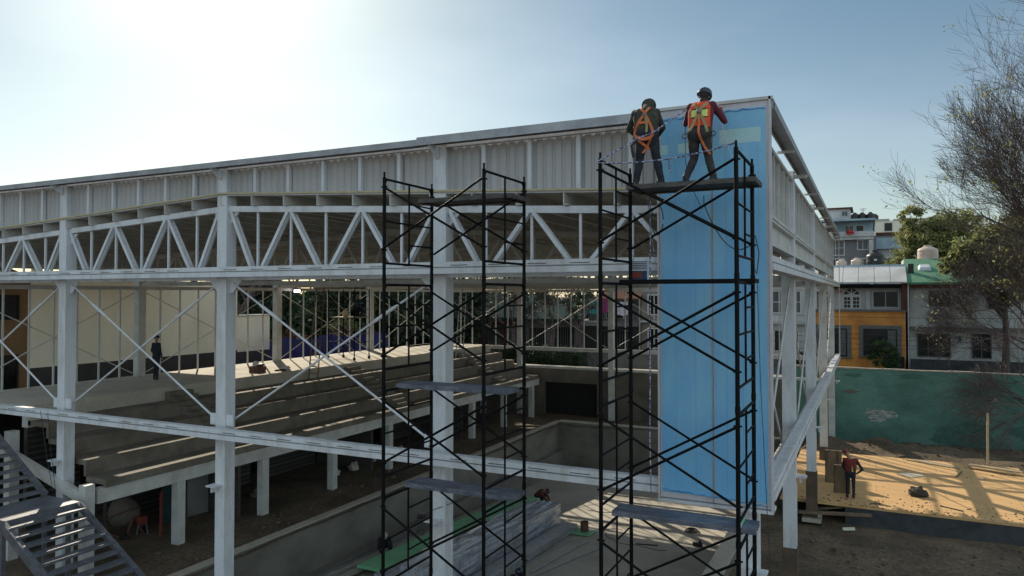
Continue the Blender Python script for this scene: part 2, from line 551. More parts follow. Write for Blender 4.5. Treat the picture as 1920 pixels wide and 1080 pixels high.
# ================================================================= pool pit
def pf(y):
    return -5.2 - (y - 22) * .055
mb = MB()
n = 12
for i in range(n):
    y0, y1 = PY0 + (PY1 - PY0) * i / n, PY0 + (PY1 - PY0) * (i + 1) / n
    mb.add([(PX0, y0, pf(y0)), (PX1, y0, pf(y0)), (PX1, y1, pf(y1)), (PX0, y1, pf(y1))], [(0, 1, 2, 3)])
struct(mb.build('pool_floor', 'poolf', origin=(-11, 20, -5.2)))
pool = thing('concrete_pool_pit', 'unfinished concrete swimming pool pit in front of the stepped stand', 'pool', (-11.3, 29.6, -3.25))
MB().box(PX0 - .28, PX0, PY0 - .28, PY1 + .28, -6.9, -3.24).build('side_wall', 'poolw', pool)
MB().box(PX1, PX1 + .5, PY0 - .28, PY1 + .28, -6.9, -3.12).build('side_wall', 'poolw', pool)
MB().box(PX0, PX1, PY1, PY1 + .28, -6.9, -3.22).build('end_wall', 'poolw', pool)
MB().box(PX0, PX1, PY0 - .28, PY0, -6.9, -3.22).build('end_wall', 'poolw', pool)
mb = MB().box(PX0 - .32, PX0 + .03, PY0 - .3, PY1 + .3, -3.24, -3.20)
mb.build('coping', 'concl', pool)
mb = MB().box(PX0 + .04, PX1 - .01, PY1 - .05, PY1 + .33, -3.22, -3.14)
mb.build('coping', 'concl', pool)
MB().box(PX1 - .02, PX1 + .52, PY0 - .3, PY1 + .35, -3.12, -3.07).build('coping', 'concl', pool)
MB().box(PX0, PX0 + .35, 20, PY1, -6.6, -5.0 - .0).build('wall_ledge', 'poolw', pool)

# ================================================================= steel hall
hall = thing('steel_hall', 'unfinished white steel frame hall with a low gabled roof and ribbed grey parapet', 'building', (-15.4, 30.3, -3.4))
def chord(x):
    return 7.29 - .0525 * abs(x + 15.4)

def col(x, y, z0, z1, plate=True, zp=-3.35, m='white', s_=.17, br=None):
    mb = MB().box(x - s_, x + s_, y - s_, y + s_, z0, z1)
    mb.box(x - s_ - .02, x + s_ + .02, y - s_ - .02, y + s_ + .02, z1 - .03, z1 + .01)
    c = mb.build('column', m, hall)
    if zp is not None and z0 > zp + .1:
        MB().box(x - s_ - .025, x + s_ + .025, y - s_ - .025, y + s_ + .025, zp, z0).build('pedestal', 'pedc', c)
        MB().box(x - .33, x + .33, y - .33, y + .33, zp - .1, zp + .06).build('footing', 'concl', c)
    if br:
        for (dx, dy, zz) in br:
            b = MB().box(x + dx - .16, x + dx + .16, y + dy - .14, y + dy + .14, zz - .02, zz + .02)
            b.box(x + dx - .02, x + dx + .02, y + dy - .1, y + dy + .1, zz - .16, zz - .02)
            b.build('bracket_plate', m, c)
    return c

for i, x in enumerate(CX):                     # front wall
    col(x, CY[0], -3.6 if i in (1, 2, 3) else -1.95, 8.38, br=[(-.08 if i else .18, -.28, 0.0)])
for j, y in enumerate(CY[1:]):                 # right wall
    col(CX[0], y, [-1.95, -1.65, -2.25, -3.3][j], 8.42, zp=-3.42, br=[(.28, 0, 0.0)], m='white' if j < 2 else 'white2')
for j, y in enumerate(CY[1:]):                 # left wall, standing on the top step
    col(CX[4], y, 1.44, 8.38, zp=None, m='white2')
for x in CX[1:4]:                              # back wall
    col(x, CY[4], -3.3, 8.38, zp=None, m='white2')

# trusses: the web of each frame
def truss(y, detail, m):
    zb = 5.46
    t = MB().bar((CX[4], y, zb), (CX[0], y, zb), .16, .15)
    T = t.build('truss', m, hall)
    T['label'] = 'lower chord and web of a roof truss'
    for a, b in ((CX[4], -15.4), (-15.4, CX[0])):
        MB().bar((a, y, chord(a)), (b, y, chord(b)), .16, .15).build('top_chord', m, T)
    web = MB()
    for k in range(4):
        x0, x1 = CX[k + 1], CX[k]
        p = (x1 - x0) / 6
        for q in range(1, 6):
            x = x0 + q * p
            mb = MB() if detail else web
            mb.box(x - .027, x + .027, y - .027, y + .027, zb + .075, chord(x) - .076)
            if detail:
                mb.build('web_post', m, T)
        tops = [x0 + .16, x0 + 2 * p, x0 + 4 * p, x1 - .16]
        bots = [x0 + p, x0 + 3 * p, x0 + 5 * p]
        segs = [(tops[0], bots[0]), (tops[1], bots[0]), (tops[1], bots[1]), (tops[2], bots[1]), (tops[2], bots[2]), (tops[3], bots[2])]
        for xt, xb in segs:
            e = .09 if xt > xb else -.09
            mb = MB() if detail else web
            for dy in (-.075, .04) if detail else (0,):
                a = Vector((xb + e, y + dy, zb + .07))
                b = Vector((xt - e * .7, y + dy, chord(xt) - .07))
                mb.bar(a, b, .045 if detail else .05, .085, up=(1, 0, 0))
            if detail:
                # the slit between the two angles, read from the side
                mb.build('web_diagonal', m, T)
    if not detail:
        web.build('web', m, T)
    for x in CX[:4] if detail else (CX[0],):
        for s_, xx in ((-1, x - .17), (1, x + .17)):
            if xx < CX[4] or xx > CX[0]:
                continue
            MB().prism([(xx, chord(x) - .08), (xx + s_ * .3, chord(x) - .08), (xx, chord(x) - .4)], y - .02, y + .02).build('gusset', m, T)
    return T
for j, y in enumerate(CY):
    truss(y, j == 0, 'white' if j == 0 else 'white2')

# purlins and roof sheet (gap added at back right to let sun onto platform)
npur = 25
RY0, RY1 = 13.98, 46.6
for i in range(npur):
    x = CX[4] + .35 + (CX[0] - CX[4] - .7) * i / (npur - 1)
    z = chord(x) + .08
    ye = RY1 if x < -13.4 else 42.5
    mb = MB().box(x - .02, x + .0, RY0, ye, z, z + .28)
    mb.box(x, x + .09, RY0, ye, z + .262, z + .28).box(x, x + .09, RY0, ye, z, z + .018)
    mb.build('purlin', 'white2', hall)
def sheet(xa, xb, y0, y1, name='roof_sheet'):
    mb = MB()
    n_ = int(abs(y1 - y0) / .33)
    for k in range(n_):
        ya, yb = y0 + (y1 - y0) * k / n_, y0 + (y1 - y0) * (k + 1) / n_
        yc = ya + (yb - ya) * .72
        for (p, q, dz) in ((ya, yc, 0), (yc, yb, .035)):
            za, zb_ = chord(xa) + .365 + dz, chord(xb) + .365 + dz
            mb.add([(xa, p, za), (xb, p, zb_), (xb, q, zb_), (xa, q, za), (xa, p, za + .05), (xb, p, zb_ + .05), (xb, q, zb_ + .05), (xa, q, za + .05)],
                   [(0, 3, 2, 1), (4, 5, 6, 7), (0, 1, 5, 4), (1, 2, 6, 5), (2, 3, 7, 6), (3, 0, 4, 7)])
    mb.build(name, 'roofu', hall)
sheet(CX[4], -15.4, RY0, RY1)
sheet(-15.4, CX[0], RY0, 42.4)
sheet(-15.4, -13.6, 42.4, RY1)
for a, b in ((CX[4], -15.4), (-15.4, CX[0])):
    mb = MB()
    mb.bar((a, 13.955, chord(a) + .395), (b, 13.955, chord(b) + .395), .03, .045)
    mb.build('insulation_edge', 'foam', hall)

# ribbed parapet cladding with its studs and rails
def ribbed(p0, p1, zb0, zb1, zt, axis, c, m):
    """trapezoid ribs; p along axis, c the fixed coordinate of the face"""
    mb = MB()
    n_ = max(1, int(abs(p1 - p0) / .21))
    st = (p1 - p0) / n_
    prof = []
    for k in range(n_):
        a = p0 + st * k
        prof += [(a, 0), (a + st * .55, 0), (a + st * .68, .035), (a + st * .87, .035)]
    prof.append((p1, 0))
    for (a, da), (b, db) in zip(prof, prof[1:]):
        za = zb0 + (zb1 - zb0) * (a - p0) / (p1 - p0)
        zb = zb0 + (zb1 - zb0) * (b - p0) / (p1 - p0)
        if axis == 'x':
            q = [(a, c + da, za), (b, c + db, zb), (b, c + db, zt), (a, c + da, zt)]
            r = [(a, c + da + .03, za), (b, c + db + .03, zb), (b, c + db + .03, zt), (a, c + da + .03, zt)]
        else:
            q = [(c - da, a, za), (c - db, b, zb), (c - db, b, zt), (c - da, a, zt)]
            r = [(c - da - .03, a, za), (c - db - .03, b, zb), (c - db - .03, b, zt), (c - da - .03, a, zt)]
        mb.add(q, [(0, 1, 2, 3)])
        mb.add(r, [(3, 2, 1, 0)])
    return mb.build('parapet_cladding', m, hall)

for k in range(4):                             # front parapet
    x0, x1 = CX[k + 1] + .17, CX[k] - .17
    P = ribbed(x0, x1, chord(x0) + .42, chord(x1) + .42, 8.32, 'x', 14.14, 'panel')
    p = (CX[k] - CX[k + 1]) / 6
    for q in range(1, 6):
        x = CX[k + 1] + q * p
        MB().box(x - .045, x + .045, 14.03, 14.13, chord(x) + .425, 8.305).build('stud', 'white', P)
    MB().box(x0, x1, 14.0, 14.13, 8.307, 8.38).build('top_rail', 'white', P)
    MB().bar((x0, 14.06, chord(x0) + .38), (x1, 14.06, chord(x1) + .38), .14, .085).build('bottom_rail', 'white', P)
for k in range(4):                             # right parapet
    y0, y1 = CY[k] + .17, CY[k + 1] - .17
    P = ribbed(y0, y1, 6.72, 6.72, 8.15, 'y', -1.99, 'panel')
    for q in range(1, 7):
        y = CY[k] + q * (CY[k + 1] - CY[k]) / 7
        MB().box(-1.98, -1.90, y - .04, y + .04, 6.725, 8.148).build('stud', 'white2', P)
    MB().box(-1.99, -1.88, y0, y1, 8.15, 8.23).build('top_rail', 'white2', P)
    # eave beam under it: channel with proud flanges
    b = MB().box(-2.02, -1.95, y0, y1, 6.05, 6.62)
    b.box(-1.95, -1.84, y0, y1, 6.56, 6.62).box(-1.95, -1.84, y0, y1, 6.05, 6.09)
    b.box(-2.05, -1.82, y0, y1, 6.625, 6.70)
    b.build('eave_beam', 'white2', hall)
for k in range(4):                             # left and back parapets, seen from inside
    y0, y1 = CY[k] + .17, CY[k + 1] - .17
    P = ribbed(y0, y1, 6.15, 6.15, 8.2, 'y', -28.9, 'panel')
    MB().box(-28.86, -28.7, y0, y1, 6.0, 6.14).build('eave_beam', 'white2', hall)
    x0, x1 = CX[k + 1] + .17, CX[k] - .17
    if k > 1:                                  # cladding left out of two right bays to pass sun to the platform
        P = ribbed(x0, x1, chord(x0) + .42, chord(x1) + .42, 8.2, 'x', 46.5, 'panel')

# cap rail on short arms, outboard of the columns
mb = MB()
mb.box(CX[4] - .4, -9.0, 13.6, 13.9, 8.40, 8.45).box(CX[4] - .4, -9.0, 13.6, 13.63, 8.31, 8.40).box(CX[4] - .4, -9.0, 13.87, 13.9, 8.33, 8.40)
mb.build('cap_rail', 'rail', hall)
mb = MB()
mb.box(-9.0, -1.5, 13.58, 13.9, 8.44, 8.49).box(-9.0, -1.5, 13.58, 13.61, 8.31, 8.44).box(-9.0, -1.5, 13.87, 13.9, 8.34, 8.44)
mb.build('cap_rail', 'rail', hall)
mb = MB().box(-1.80, -1.50, 13.905, 46.8, 8.44, 8.49).box(-1.53, -1.50, 13.905, 46.8, 8.34, 8.44).box(-1.80, -1.77, 13.905, 46.8, 8.34, 8.44)
mb.build('cap_rail', 'rail', hall)
for x in CX:
    MB().prism([(13.6, 8.33), (13.98, 8.33), (13.98, 8.05)], x - .08, x + .0, 'yz').build('cap_arm', 'white', hall)
for k in range(1, 5):
    MB().box(-1.86, -1.52, CY[k] - .06, CY[k] + .06, 8.24, 8.335).build('cap_arm', 'white2', hall)
    ym = (CY[k] + CY[k - 1]) / 2
    MB().box(-1.9, -1.52, ym - .03, ym + .03, 8.28, 8.335).build('cap_arm', 'white2', hall)
MB().box(-1.6, -1.56, 46.74, 46.78, 1.5, 8.34).build('corner_rod', 'white2', hall)

# girts: pairs of channels on the outside
def girt(p0, p1, z, side, m='white', n_=1):
    mb = MB()
    if side == 'front':
        mb.box(p0, p1, 13.70, 13.86, z + .01, z + .25)
        mb.box(p0, p1, 13.62, 13.70, z + .15, z + .26).box(p0, p1, 13.60, 13.70, z, z + .12)
        x = p0 + .5
        while x < p1 - .7:
            mb.cm = 1
            mb.box(x, x + .42, 13.612, 13.6198, z + .178, z + .19)
            x += .92
        mb.cm = 0
        mb.box(p0, p1, 13.86, 14.0, z + .02, z + .04)
    else:
        X = -1.57
        mb.box(X - .24, X - .08, p0, p1, z + .01, z + .25)
        mb.box(X - .08, X, p0, p1, z + .15, z + .26).box(X - .08, X + .02, p0, p1, z, z + .12)
        mb.box(X - .4, X - .24, p0, p1, z + .02, z + .04)
    return mb.build('girt', [m, 'dark'], hall)
edges = [CX[4] - .4, CX[3] + .02, CX[2] + .02, CX[1] + .02, -3.53]
for a, b in zip(edges, edges[1:]):
    girt(a, b - .012, 5.46, 'front')
    girt(a, b - .012, 1.29, 'front')
for k in range(4):
    a, b = [13.95, *CY[1:]][k], CY[k + 1] - .012 if k < 3 else 46.9
    girt(a, b, 5.46, 'side', 'white2' if k > 1 else 'white')
    girt(a, b, 1.29, 'side')
for (x0, x1) in zip(CX[1:], CX):               # inner lower tie beams: back and left
    MB().box(x0 + .17, x1 - .17, 46.45, 46.6, 1.15, 1.4).build('girt', 'white2', hall)
    MB().box(x0 + .17, x1 - .17, 46.42, 46.6, 5.2, 5.36).build('girt', 'white2', hall)
    if x0 > -23:
        MB().box(x0 + .17, x1 - .17, 46.42, 46.6, -.05, .1).build('girt', 'white2', hall)
for (y0, y1) in zip(CY, CY[1:]):
    MB().box(-28.86, -28.7, y0 + .17, y1 - .17, 5.22, 5.38).build('girt', 'white2', hall)
    for x in (CX[4], CX[0]):
        pass
# knee of longitudinal bracing under the roof
for y0, y1 in zip(CY, CY[1:]):
    for x in (-8.66, -15.4, -22.1):
        MB().bar((x, y0 + .1, 5.55), (x, y1 - .1, 5.55), .07, .07).build('tie_bar', 'white2', hall)

# slender window posts: left wall on the top step, and back wall
for k in range(4):
    for q in range(1, 8):
        y = CY[k] + (CY[k + 1] - CY[k]) * q / 8
        MB().box(-28.84, -28.78, y - .03, y + .03, 1.44, 5.22).build('window_post', 'white2', hall)
    if k > 0:
        for q in range(1, 7):
            x = CX[k + 1] + (CX[k] - CX[k + 1]) * q / 7
            MB().box(x - .035, x + .035, 46.45, 46.52, 1.4, 5.2).build('window_post', 'white2', hall)
for q in range(1, 7):
    x = CX[1] + (CX[0] - CX[1]) * q / 7
    MB().box(x - .035, x + .035, 46.45, 46.52, 1.4, 5.2).build('window_post', 'white2', hall)

# cross bracing rods with turnbuckles and end plates
def rod(a, b, m='white', r=.028, tb=True, plates=None):
    a, b = Vector(a), Vector(b)
    mb = MB().tube([a, b], r, 8)
    R = mb.build('brace_rod', m, hall, smooth=False)
    if tb:
        c0, c1 = b.lerp(a, .16), b.lerp(a, .27)
        MB().tube([c0, c0.lerp(c1, .12), c0.lerp(c1, .88), c1], [r * 1.1, r * 1.6, r * 1.6, r * 1.1], 8).build('turnbuckle', m, R)
    return R
for k in (1, 2, 3):
    xl, xr = CX[k + 1] + .3, CX[k] - .3
    rod((xr, 14.10, 1.72), (xl, 14.10, 5.32))
    rod((xl, 14.20, 1.72), (xr, 14.20, 5.32))
    for x, s_ in ((CX[k + 1] + .17, 1), (CX[k] - .17, -1)):
        MB().box(min(x, x + s_ * .24), max(x, x + s_ * .24), 14.04, 14.08, 1.56, 1.86).build('brace_plate', 'white', hall)
        MB().prism([(x, 5.4), (x + s_ * .42, 5.4), (x + s_ * .1, 5.05), (x, 5.05)], 14.13, 14.17).build('brace_plate', 'white', hall)
for k in range(4):
    y0, y1 = CY[k] + .3, CY[k + 1] - .3
    X = CX[0]
    m = 'white2'
    rod((X - .05, y0, 5.2), (X - .05, y1, .35), m, tb=False)
    rod((X + .05, y1, 5.2), (X + .05, y0, .35), m, tb=False)
    rod((CX[4] - .05, y0, 5.1), (CX[4] - .05, y1, 1.6), m, r=.022, tb=False)
    rod((CX[4] + .05, y1, 5.1), (CX[4] + .05, y0, 1.6), m, r=.022, tb=False)
    if k > 0:
        x0, x1 = CX[k + 1] + .3, CX[k] - .3
        rod((x0, 46.36, 5.1), (x1, 46.36, 1.5), m, r=.022, tb=False)
        rod((x0, 46.30, 1.5), (x1, 46.30, 5.1), m, r=.022, tb=False)

# retaining wall at the back with a black opening
rw = thing('retaining_wall', 'dark brown concrete retaining wall at the far end of the pool', 'wall', (-13, 47.3, -3.6))
mb = MB()
for x0, x1, z0, z1 in ((-30, -20.5, -3.7, .0), (-20.5, -16.6, -1.05, .0), (-16.6, -4.2, -3.7, .0)):
    mb.box(x0, x1, 47.0, 47.35, z0, z1)
mb.build('wall_face', 'retain', rw)
MB().box(-30, -4.2, 46.95, 47.4, .0, .08).build('coping', 'concl', rw)
MB().box(-21.2, -15.9, 47.36, 49.0, -3.7, -.5).build('opening', 'dark', rw)

# ================================================================= blue wrapped cladding at the corner
cl = thing('blue_cladding_panel', 'tall blue film covered cladding at the corner behind the two high workers', 'cladding', (-2.55, 13.64, 1.28))
for i, (x0, x1) in enumerate(((-3.52, -2.565), (-2.545, -1.57))):
    b = MB().box(x0, x1, 13.5, 13.575, 1.26, 8.44).build('board', 'board', cl)
    fx0, fx1 = (x0 + .03, x1 - .012) if i == 0 else (x0 + .012, x1 - .045)
    ft = 8.30 if i == 0 else 8.33
    fm = MB()
    lit_patches = [(-3.5, -3.36, 7.62, 7.80), (-3.17, -2.86, 7.62, 7.82)] if i == 0 else [(-2.42, -1.70, 7.72, 7.98)]
    # film laid round paler patches coloured for light coming through
    zc = [1.36, lit_patches[0][2], lit_patches[0][3], ft]
    fm.box(fx0, fx1, 13.488, 13.497, zc[0], zc[1])
    fm.box(fx0, fx1, 13.488, 13.497, zc[2], zc[3])
    xx = fx0
    for w in lit_patches:
        if w[0] > xx:
            fm.box(xx, w[0], 13.488, 13.497, zc[1], zc[2])
        xx = w[1]
    fm.box(xx, fx1, 13.488, 13.497, zc[1], zc[2])
    F = fm.build('film', 'blue', b)
    for w in lit_patches:
        MB().box(max(w[0], fx0), w[1], 13.489, 13.496, zc[1], zc[2]).build('backlit_patch', 'patch', b)
    for xs_ in ((x0 + .30, x0 + .66) if i == 0 else (x0 + .24, x0 + .52, x0 + .80)):
        MB().box(xs_ - .002, xs_ + .002, 13.4865, 13.4875, 1.45, zc[1] - .05).build('film_seam', 'blues', b)
    # creased loose film edges
    random.seed(i + 3)
    pts_t, pts_b = [], []
    k = 14
    for q in range(k + 1):
        x = fx0 + (fx1 - fx0) * q / k
        pts_t.append((x, 13.482 - .012 * random.random(), ft - .02 + random.uniform(-.025, .02)))
        pts_b.append((x, 13.482 - .012 * random.random(), 1.37 + random.uniform(-.02, .02) + (.04 if i == 0 else 0) - .05 * q / k))
    MB().tube(pts_t, [.005 + .008 * random.random() for _ in pts_t], 6).build('film_crease', 'blued', b)
    MB().tube(pts_b, [.006 + .010 * random.random() for _ in pts_b], 6).build('film_crease', 'blued', b)
MB().box(-3.56, -3.525, 13.47, 13.6, 1.24, 8.33).build('edge_trim', 'board', cl)
MB().box(-2.563, -2.547, 13.482, 13.55, 1.26, 8.43).build('joint_trim', 'rail', cl)
MB().box(-1.568, -1.53, 13.47, 13.6, 1.2, 8.50).build('edge_trim', 'board', cl)
MB().box(-3.56, -1.53, 13.46, 13.9, 1.18, 1.235).build('sill', 'white', cl)
MB().box(-3.56, -1.5, 13.47, 13.575, 8.445, 8.50).build('top_trim', 'white2', cl)

# ================================================================= stepped stand
st = thing('concrete_stand', 'stepped concrete spectator stand on white columns along the left side', 'stand', (-24.7, 30, -3.4))
zs = [1.44, .945, .45, -.045, -.54]
xe = [-24.35, -23.4, -22.47, -21.53, -20.6]
SY0, SY1 = 14.45, 46.3
for i in range(5):
    xb = -29.2 if i == 0 else xe[i - 1] - .12
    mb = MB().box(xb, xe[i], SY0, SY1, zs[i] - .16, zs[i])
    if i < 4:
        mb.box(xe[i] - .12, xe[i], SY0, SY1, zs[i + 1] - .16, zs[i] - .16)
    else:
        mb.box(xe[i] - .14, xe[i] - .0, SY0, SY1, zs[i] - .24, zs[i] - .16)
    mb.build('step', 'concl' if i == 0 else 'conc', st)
for ya in (20.0, 30.6, 41.6):
    for i in range(1, 5):
        mb = MB()
        mb.box(xe[i - 1], xe[i - 1] + .56, ya - .55, ya + .55, zs[i], zs[i] + .165)
        mb.box(xe[i - 1], xe[i - 1] + .28, ya - .55, ya + .55, zs[i] + .165, zs[i] + .33)
        mb.build('aisle_step', 'conc', st)
MB().box(-20.95, -20.68, SY0 - .2, SY1 + .3, -1.22, -.785).build('edge_beam', 'white2', st)
MB().box(-24.8, -24.5, SY0, SY1, .7, 1.2).build('edge_beam', 'white2', st)
for k in range(9):
    y = [14.0, 17.2, 21.0, 25.0, 29.1, 33.2, 37.3, 41.4, 45.6][k]
    MB().box(-20.97, -20.67, y - .15, y + .15, -3.42, -1.225 if k else -.6).build('column', 'white2', st)
    MB().bar((-28.4, y, .95), (-20.9, y, -1.05), .14, .32).build('raker', 'white2', st)
    if k % 2 == 0:
        MB().box(-24.7, -24.4, y - .15, y + .15, -3.42, .68).build('column', 'white2', st)
# rooms under the stand
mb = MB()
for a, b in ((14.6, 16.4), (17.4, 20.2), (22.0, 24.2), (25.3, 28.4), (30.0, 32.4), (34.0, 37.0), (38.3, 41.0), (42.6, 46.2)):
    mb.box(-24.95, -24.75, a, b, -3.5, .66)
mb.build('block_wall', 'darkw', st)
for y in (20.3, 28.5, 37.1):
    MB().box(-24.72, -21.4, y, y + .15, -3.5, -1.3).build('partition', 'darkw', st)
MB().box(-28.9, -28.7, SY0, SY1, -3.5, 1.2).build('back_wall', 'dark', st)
for y0, c in ((18.3, 'troof'), (19.35, 'shadeg')):
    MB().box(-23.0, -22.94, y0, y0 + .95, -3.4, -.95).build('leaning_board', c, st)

# ================================================================= steel stair
sr = thing('metal_staircase', 'open tread grey steel staircase with landing in the lower left corner', 'staircase', (-20.3, 12.4, -3.6))
SA, SB = 11.35, 13.45
sl_ = .607
def flight(x0, z0, x1, z1):
    for y in (SA, SB):
        mb = MB().bar((x0, y, z0 - .06), (x1, y, z1 - .06), .05, .24)
        mb.bar((x0, y + (.05 if y < 12 else -.05), z0 + .05), (x1, y + (.05 if y < 12 else -.05), z1 + .05), .12, .015)
        mb.build('stringer', 'steel', sr)
    n_ = int(abs(z1 - z0) / .187)
    for q in range(n_):
        t = (q + .5) / n_
        x, z = x0 + (x1 - x0) * t, z0 + (z1 - z0) * t
        mb = MB().box(x - .14, x + .14, SA + .03, SB - .03, z - .01, z + .012)
        mb.box(x + .125, x + .14, SA + .03, SB - .03, z - .05, z - .01)
        mb.build('tread', 'steel', sr)
flight(-26.4, 1.95, -21.85, -.86)
flight(-20.3, -.95, -15.9, -3.6)
mb = MB().box(-21.85, -20.3, SA, SB, -.93, -.90)
mb.box(-20.34, -20.3, SA, SB, -1.12, -.93).box(-21.85, -20.34, SB - .05, SB, -1.1, -.93).box(-21.85, -20.34, SA, SA + .05, -1.1, -.93)
mb.build('landing', 'steel', sr)
for x in (-21.6, -20.5):
    for y in (SA + .15, SB - .2):
        MB().box(x - .05, x + .05, y - .05, y + .05, -3.62, -.935).build('post', 'steel', sr)
# ================================================================= scaffold towers
YN, YI, YF = 11.2, 12.02, 12.85
def tower(x0, x1, label, nm=6):
    T = thing('scaffold_tower', label, 'scaffold', ((x0 + x1) / 2, 12, -3.6), 'black tubular scaffold towers in front of the hall')
    for lv in range(nm):
        zt = 7.17 - 1.98 * lv
        zb = zt - 1.94
        if zb < -3.4:
            zb = -3.55
        for x in (x0, x1):
            mb = MB()
            for y in (YN, YF):
                mb.tube([(x, y, zb), (x, y, zt + .03)], .034, 8)
                mb.tube([(x, y, zt + .03), (x, y, zt + .13)], .020, 8)
                mb.tube([(x, y, zb - .01), (x, y, zb + .1)], .040, 8)
                for zz in (zt - .15, zt - 1.33):
                    if zz > zb:
                        mb.tube([(x - .06, y, zz), (x + .06, y, zz)], .016, 6)
            # drooping header
            mb.tube([(x, YN, zt - .09), (x, YN + .08, zt), (x, YF - .08, zt), (x, YF, zt - .09)], .024, 8)
            mb.tube([(x, YN, zt), (x, YN + .1, zt)], .022, 6).tube([(x, YF, zt), (x, YF - .1, zt)], .022, 6)
            if zt - .79 > zb:
                mb.tube([(x, YN, zt - .79), (x, YF, zt - .79)], .018, 6)
            if zt - 1.58 > zb:
                mb.tube([(x, YN, zt - 1.57), (x, YN + .07, zt - 1.58), (x, YF - .07, zt - 1.58), (x, YF, zt - 1.57)], .023, 6)
                mb.tube([(x, YI, zt), (x, YI, zt - 1.58)], .019, 6)
                for dz in (.39, 1.2):
                    mb.tube([(x, YI, zt - dz), (x, YF, zt - dz)], .017, 6)
            mb.build('frame', 'black', T)
        za, zc = zt - .15, zt - 1.33
        if zc < -3.5:
            continue
        for y, e in ((YN, -.045), (YF, .045)):
            MB().tube([(x0, y + e, za), (x1, y + e, zc)], .0215, 8).build('cross_brace', 'black', T)
            MB().tube([(x0, y + e * 1.8, zc), (x1, y + e * 1.8, za)], .0215, 8).build('cross_brace', 'black', T)
    for x in (x0, x1):
        for y in (YN, YF):
            mb = MB().tube([(x, y, -3.6), (x, y, -3.4)], .018, 6).box(x - .08, x + .08, y - .08, y + .08, -3.66, -3.6)
            mb.build('base_plate', 'black', T)
    return T
t1 = tower(-8.13, -6.02, 'black scaffold tower on the left, rising past the second white column from the corner')
t2 = tower(-3.89, -1.765, 'black scaffold tower carrying the two high workers before the blue cladding')
def plank(x0, x1, y0, y1, z, label, m='plank', th=.05, grp='scaffold planks'):
    mb = MB()
    n_ = 2
    w = (y1 - y0) / n_
    mb.box(x0, x1, y0, y1, z, z + th)
    mb.box(x0 - .0, x0 + .05, y0 - .008, y1 + .008, z - .035, z + .004).box(x1 - .05, x1, y0 - .008, y1 + .008, z - .035, z + .004)
    mb.box(x0 + .05, x1 - .05, y0 - .006, y0 + .02, z - .035, z - .001).box(x0 + .05, x1 - .05, y1 - .02, y1 + .006, z - .035, z - .001)
    o = mb.build('scaffold_plank', m)
    return tag(o, label, 'plank', grp)
plank(-3.72, -1.60, 12.05, 12.82, 6.835, 'dark top plank on which the two workers stand, before the blue cladding', 'plankd', .045)
plank(-3.85, -1.62, 12.06, 12.5, 5.225, 'thin dark plank seen edge on at mid height of the right tower', 'black', .035)
plank(-3.98, -1.64, 12.02, 12.52, 1.275, 'worn blue grey lower plank of the right tower holding a green level')
plank(-7.95, -5.92, 12.05, 12.82, 6.835, 'dark top plank of the left scaffold tower', 'plankd', .045)
plank(-8.18, -5.82, 11.66, 12.2, 3.255, 'narrow blue grey plank at the middle of the left tower')
plank(-8.2, -5.86, 12.02, 12.54, 1.275, 'cement splashed grey plank low on the left tower')

# ================================================================= people
TS = bpy.data.scenes.new('workbench')
def tcaps(mb, a, b, ra, rb, n=12, sq=None):
    a, b = Vector(a), Vector(b)
    d = b - a
    L_ = d.length
    d.normalize()
    u = d.orthogonal().normalized()
    w = d.cross(u)
    prof = []
    for t in (0, 22, 45, 68, 90):
        t = math.radians(t)
        prof.append((ra * math.sin(t), -ra * math.cos(t)))
    for t in (90, 68, 45, 22, 0):
        t = math.radians(t)
        prof.append((rb * math.sin(t), L_ + rb * math.cos(t)))
    vs, fs = [], []
    for r, z in prof:
        for k in range(n):
            g = 2 * PI * k / n
            q = u * math.cos(g) * max(r, 1e-4) + w * math.sin(g) * max(r, 1e-4)
            vs.append(a + d * z + q)
    for i in range(len(prof) - 1):
        for k in range(n):
            k2 = (k + 1) % n
            fs.append((i * n + k, i * n + k2, (i + 1) * n + k2, (i + 1) * n + k))
    mb.add(vs, fs)

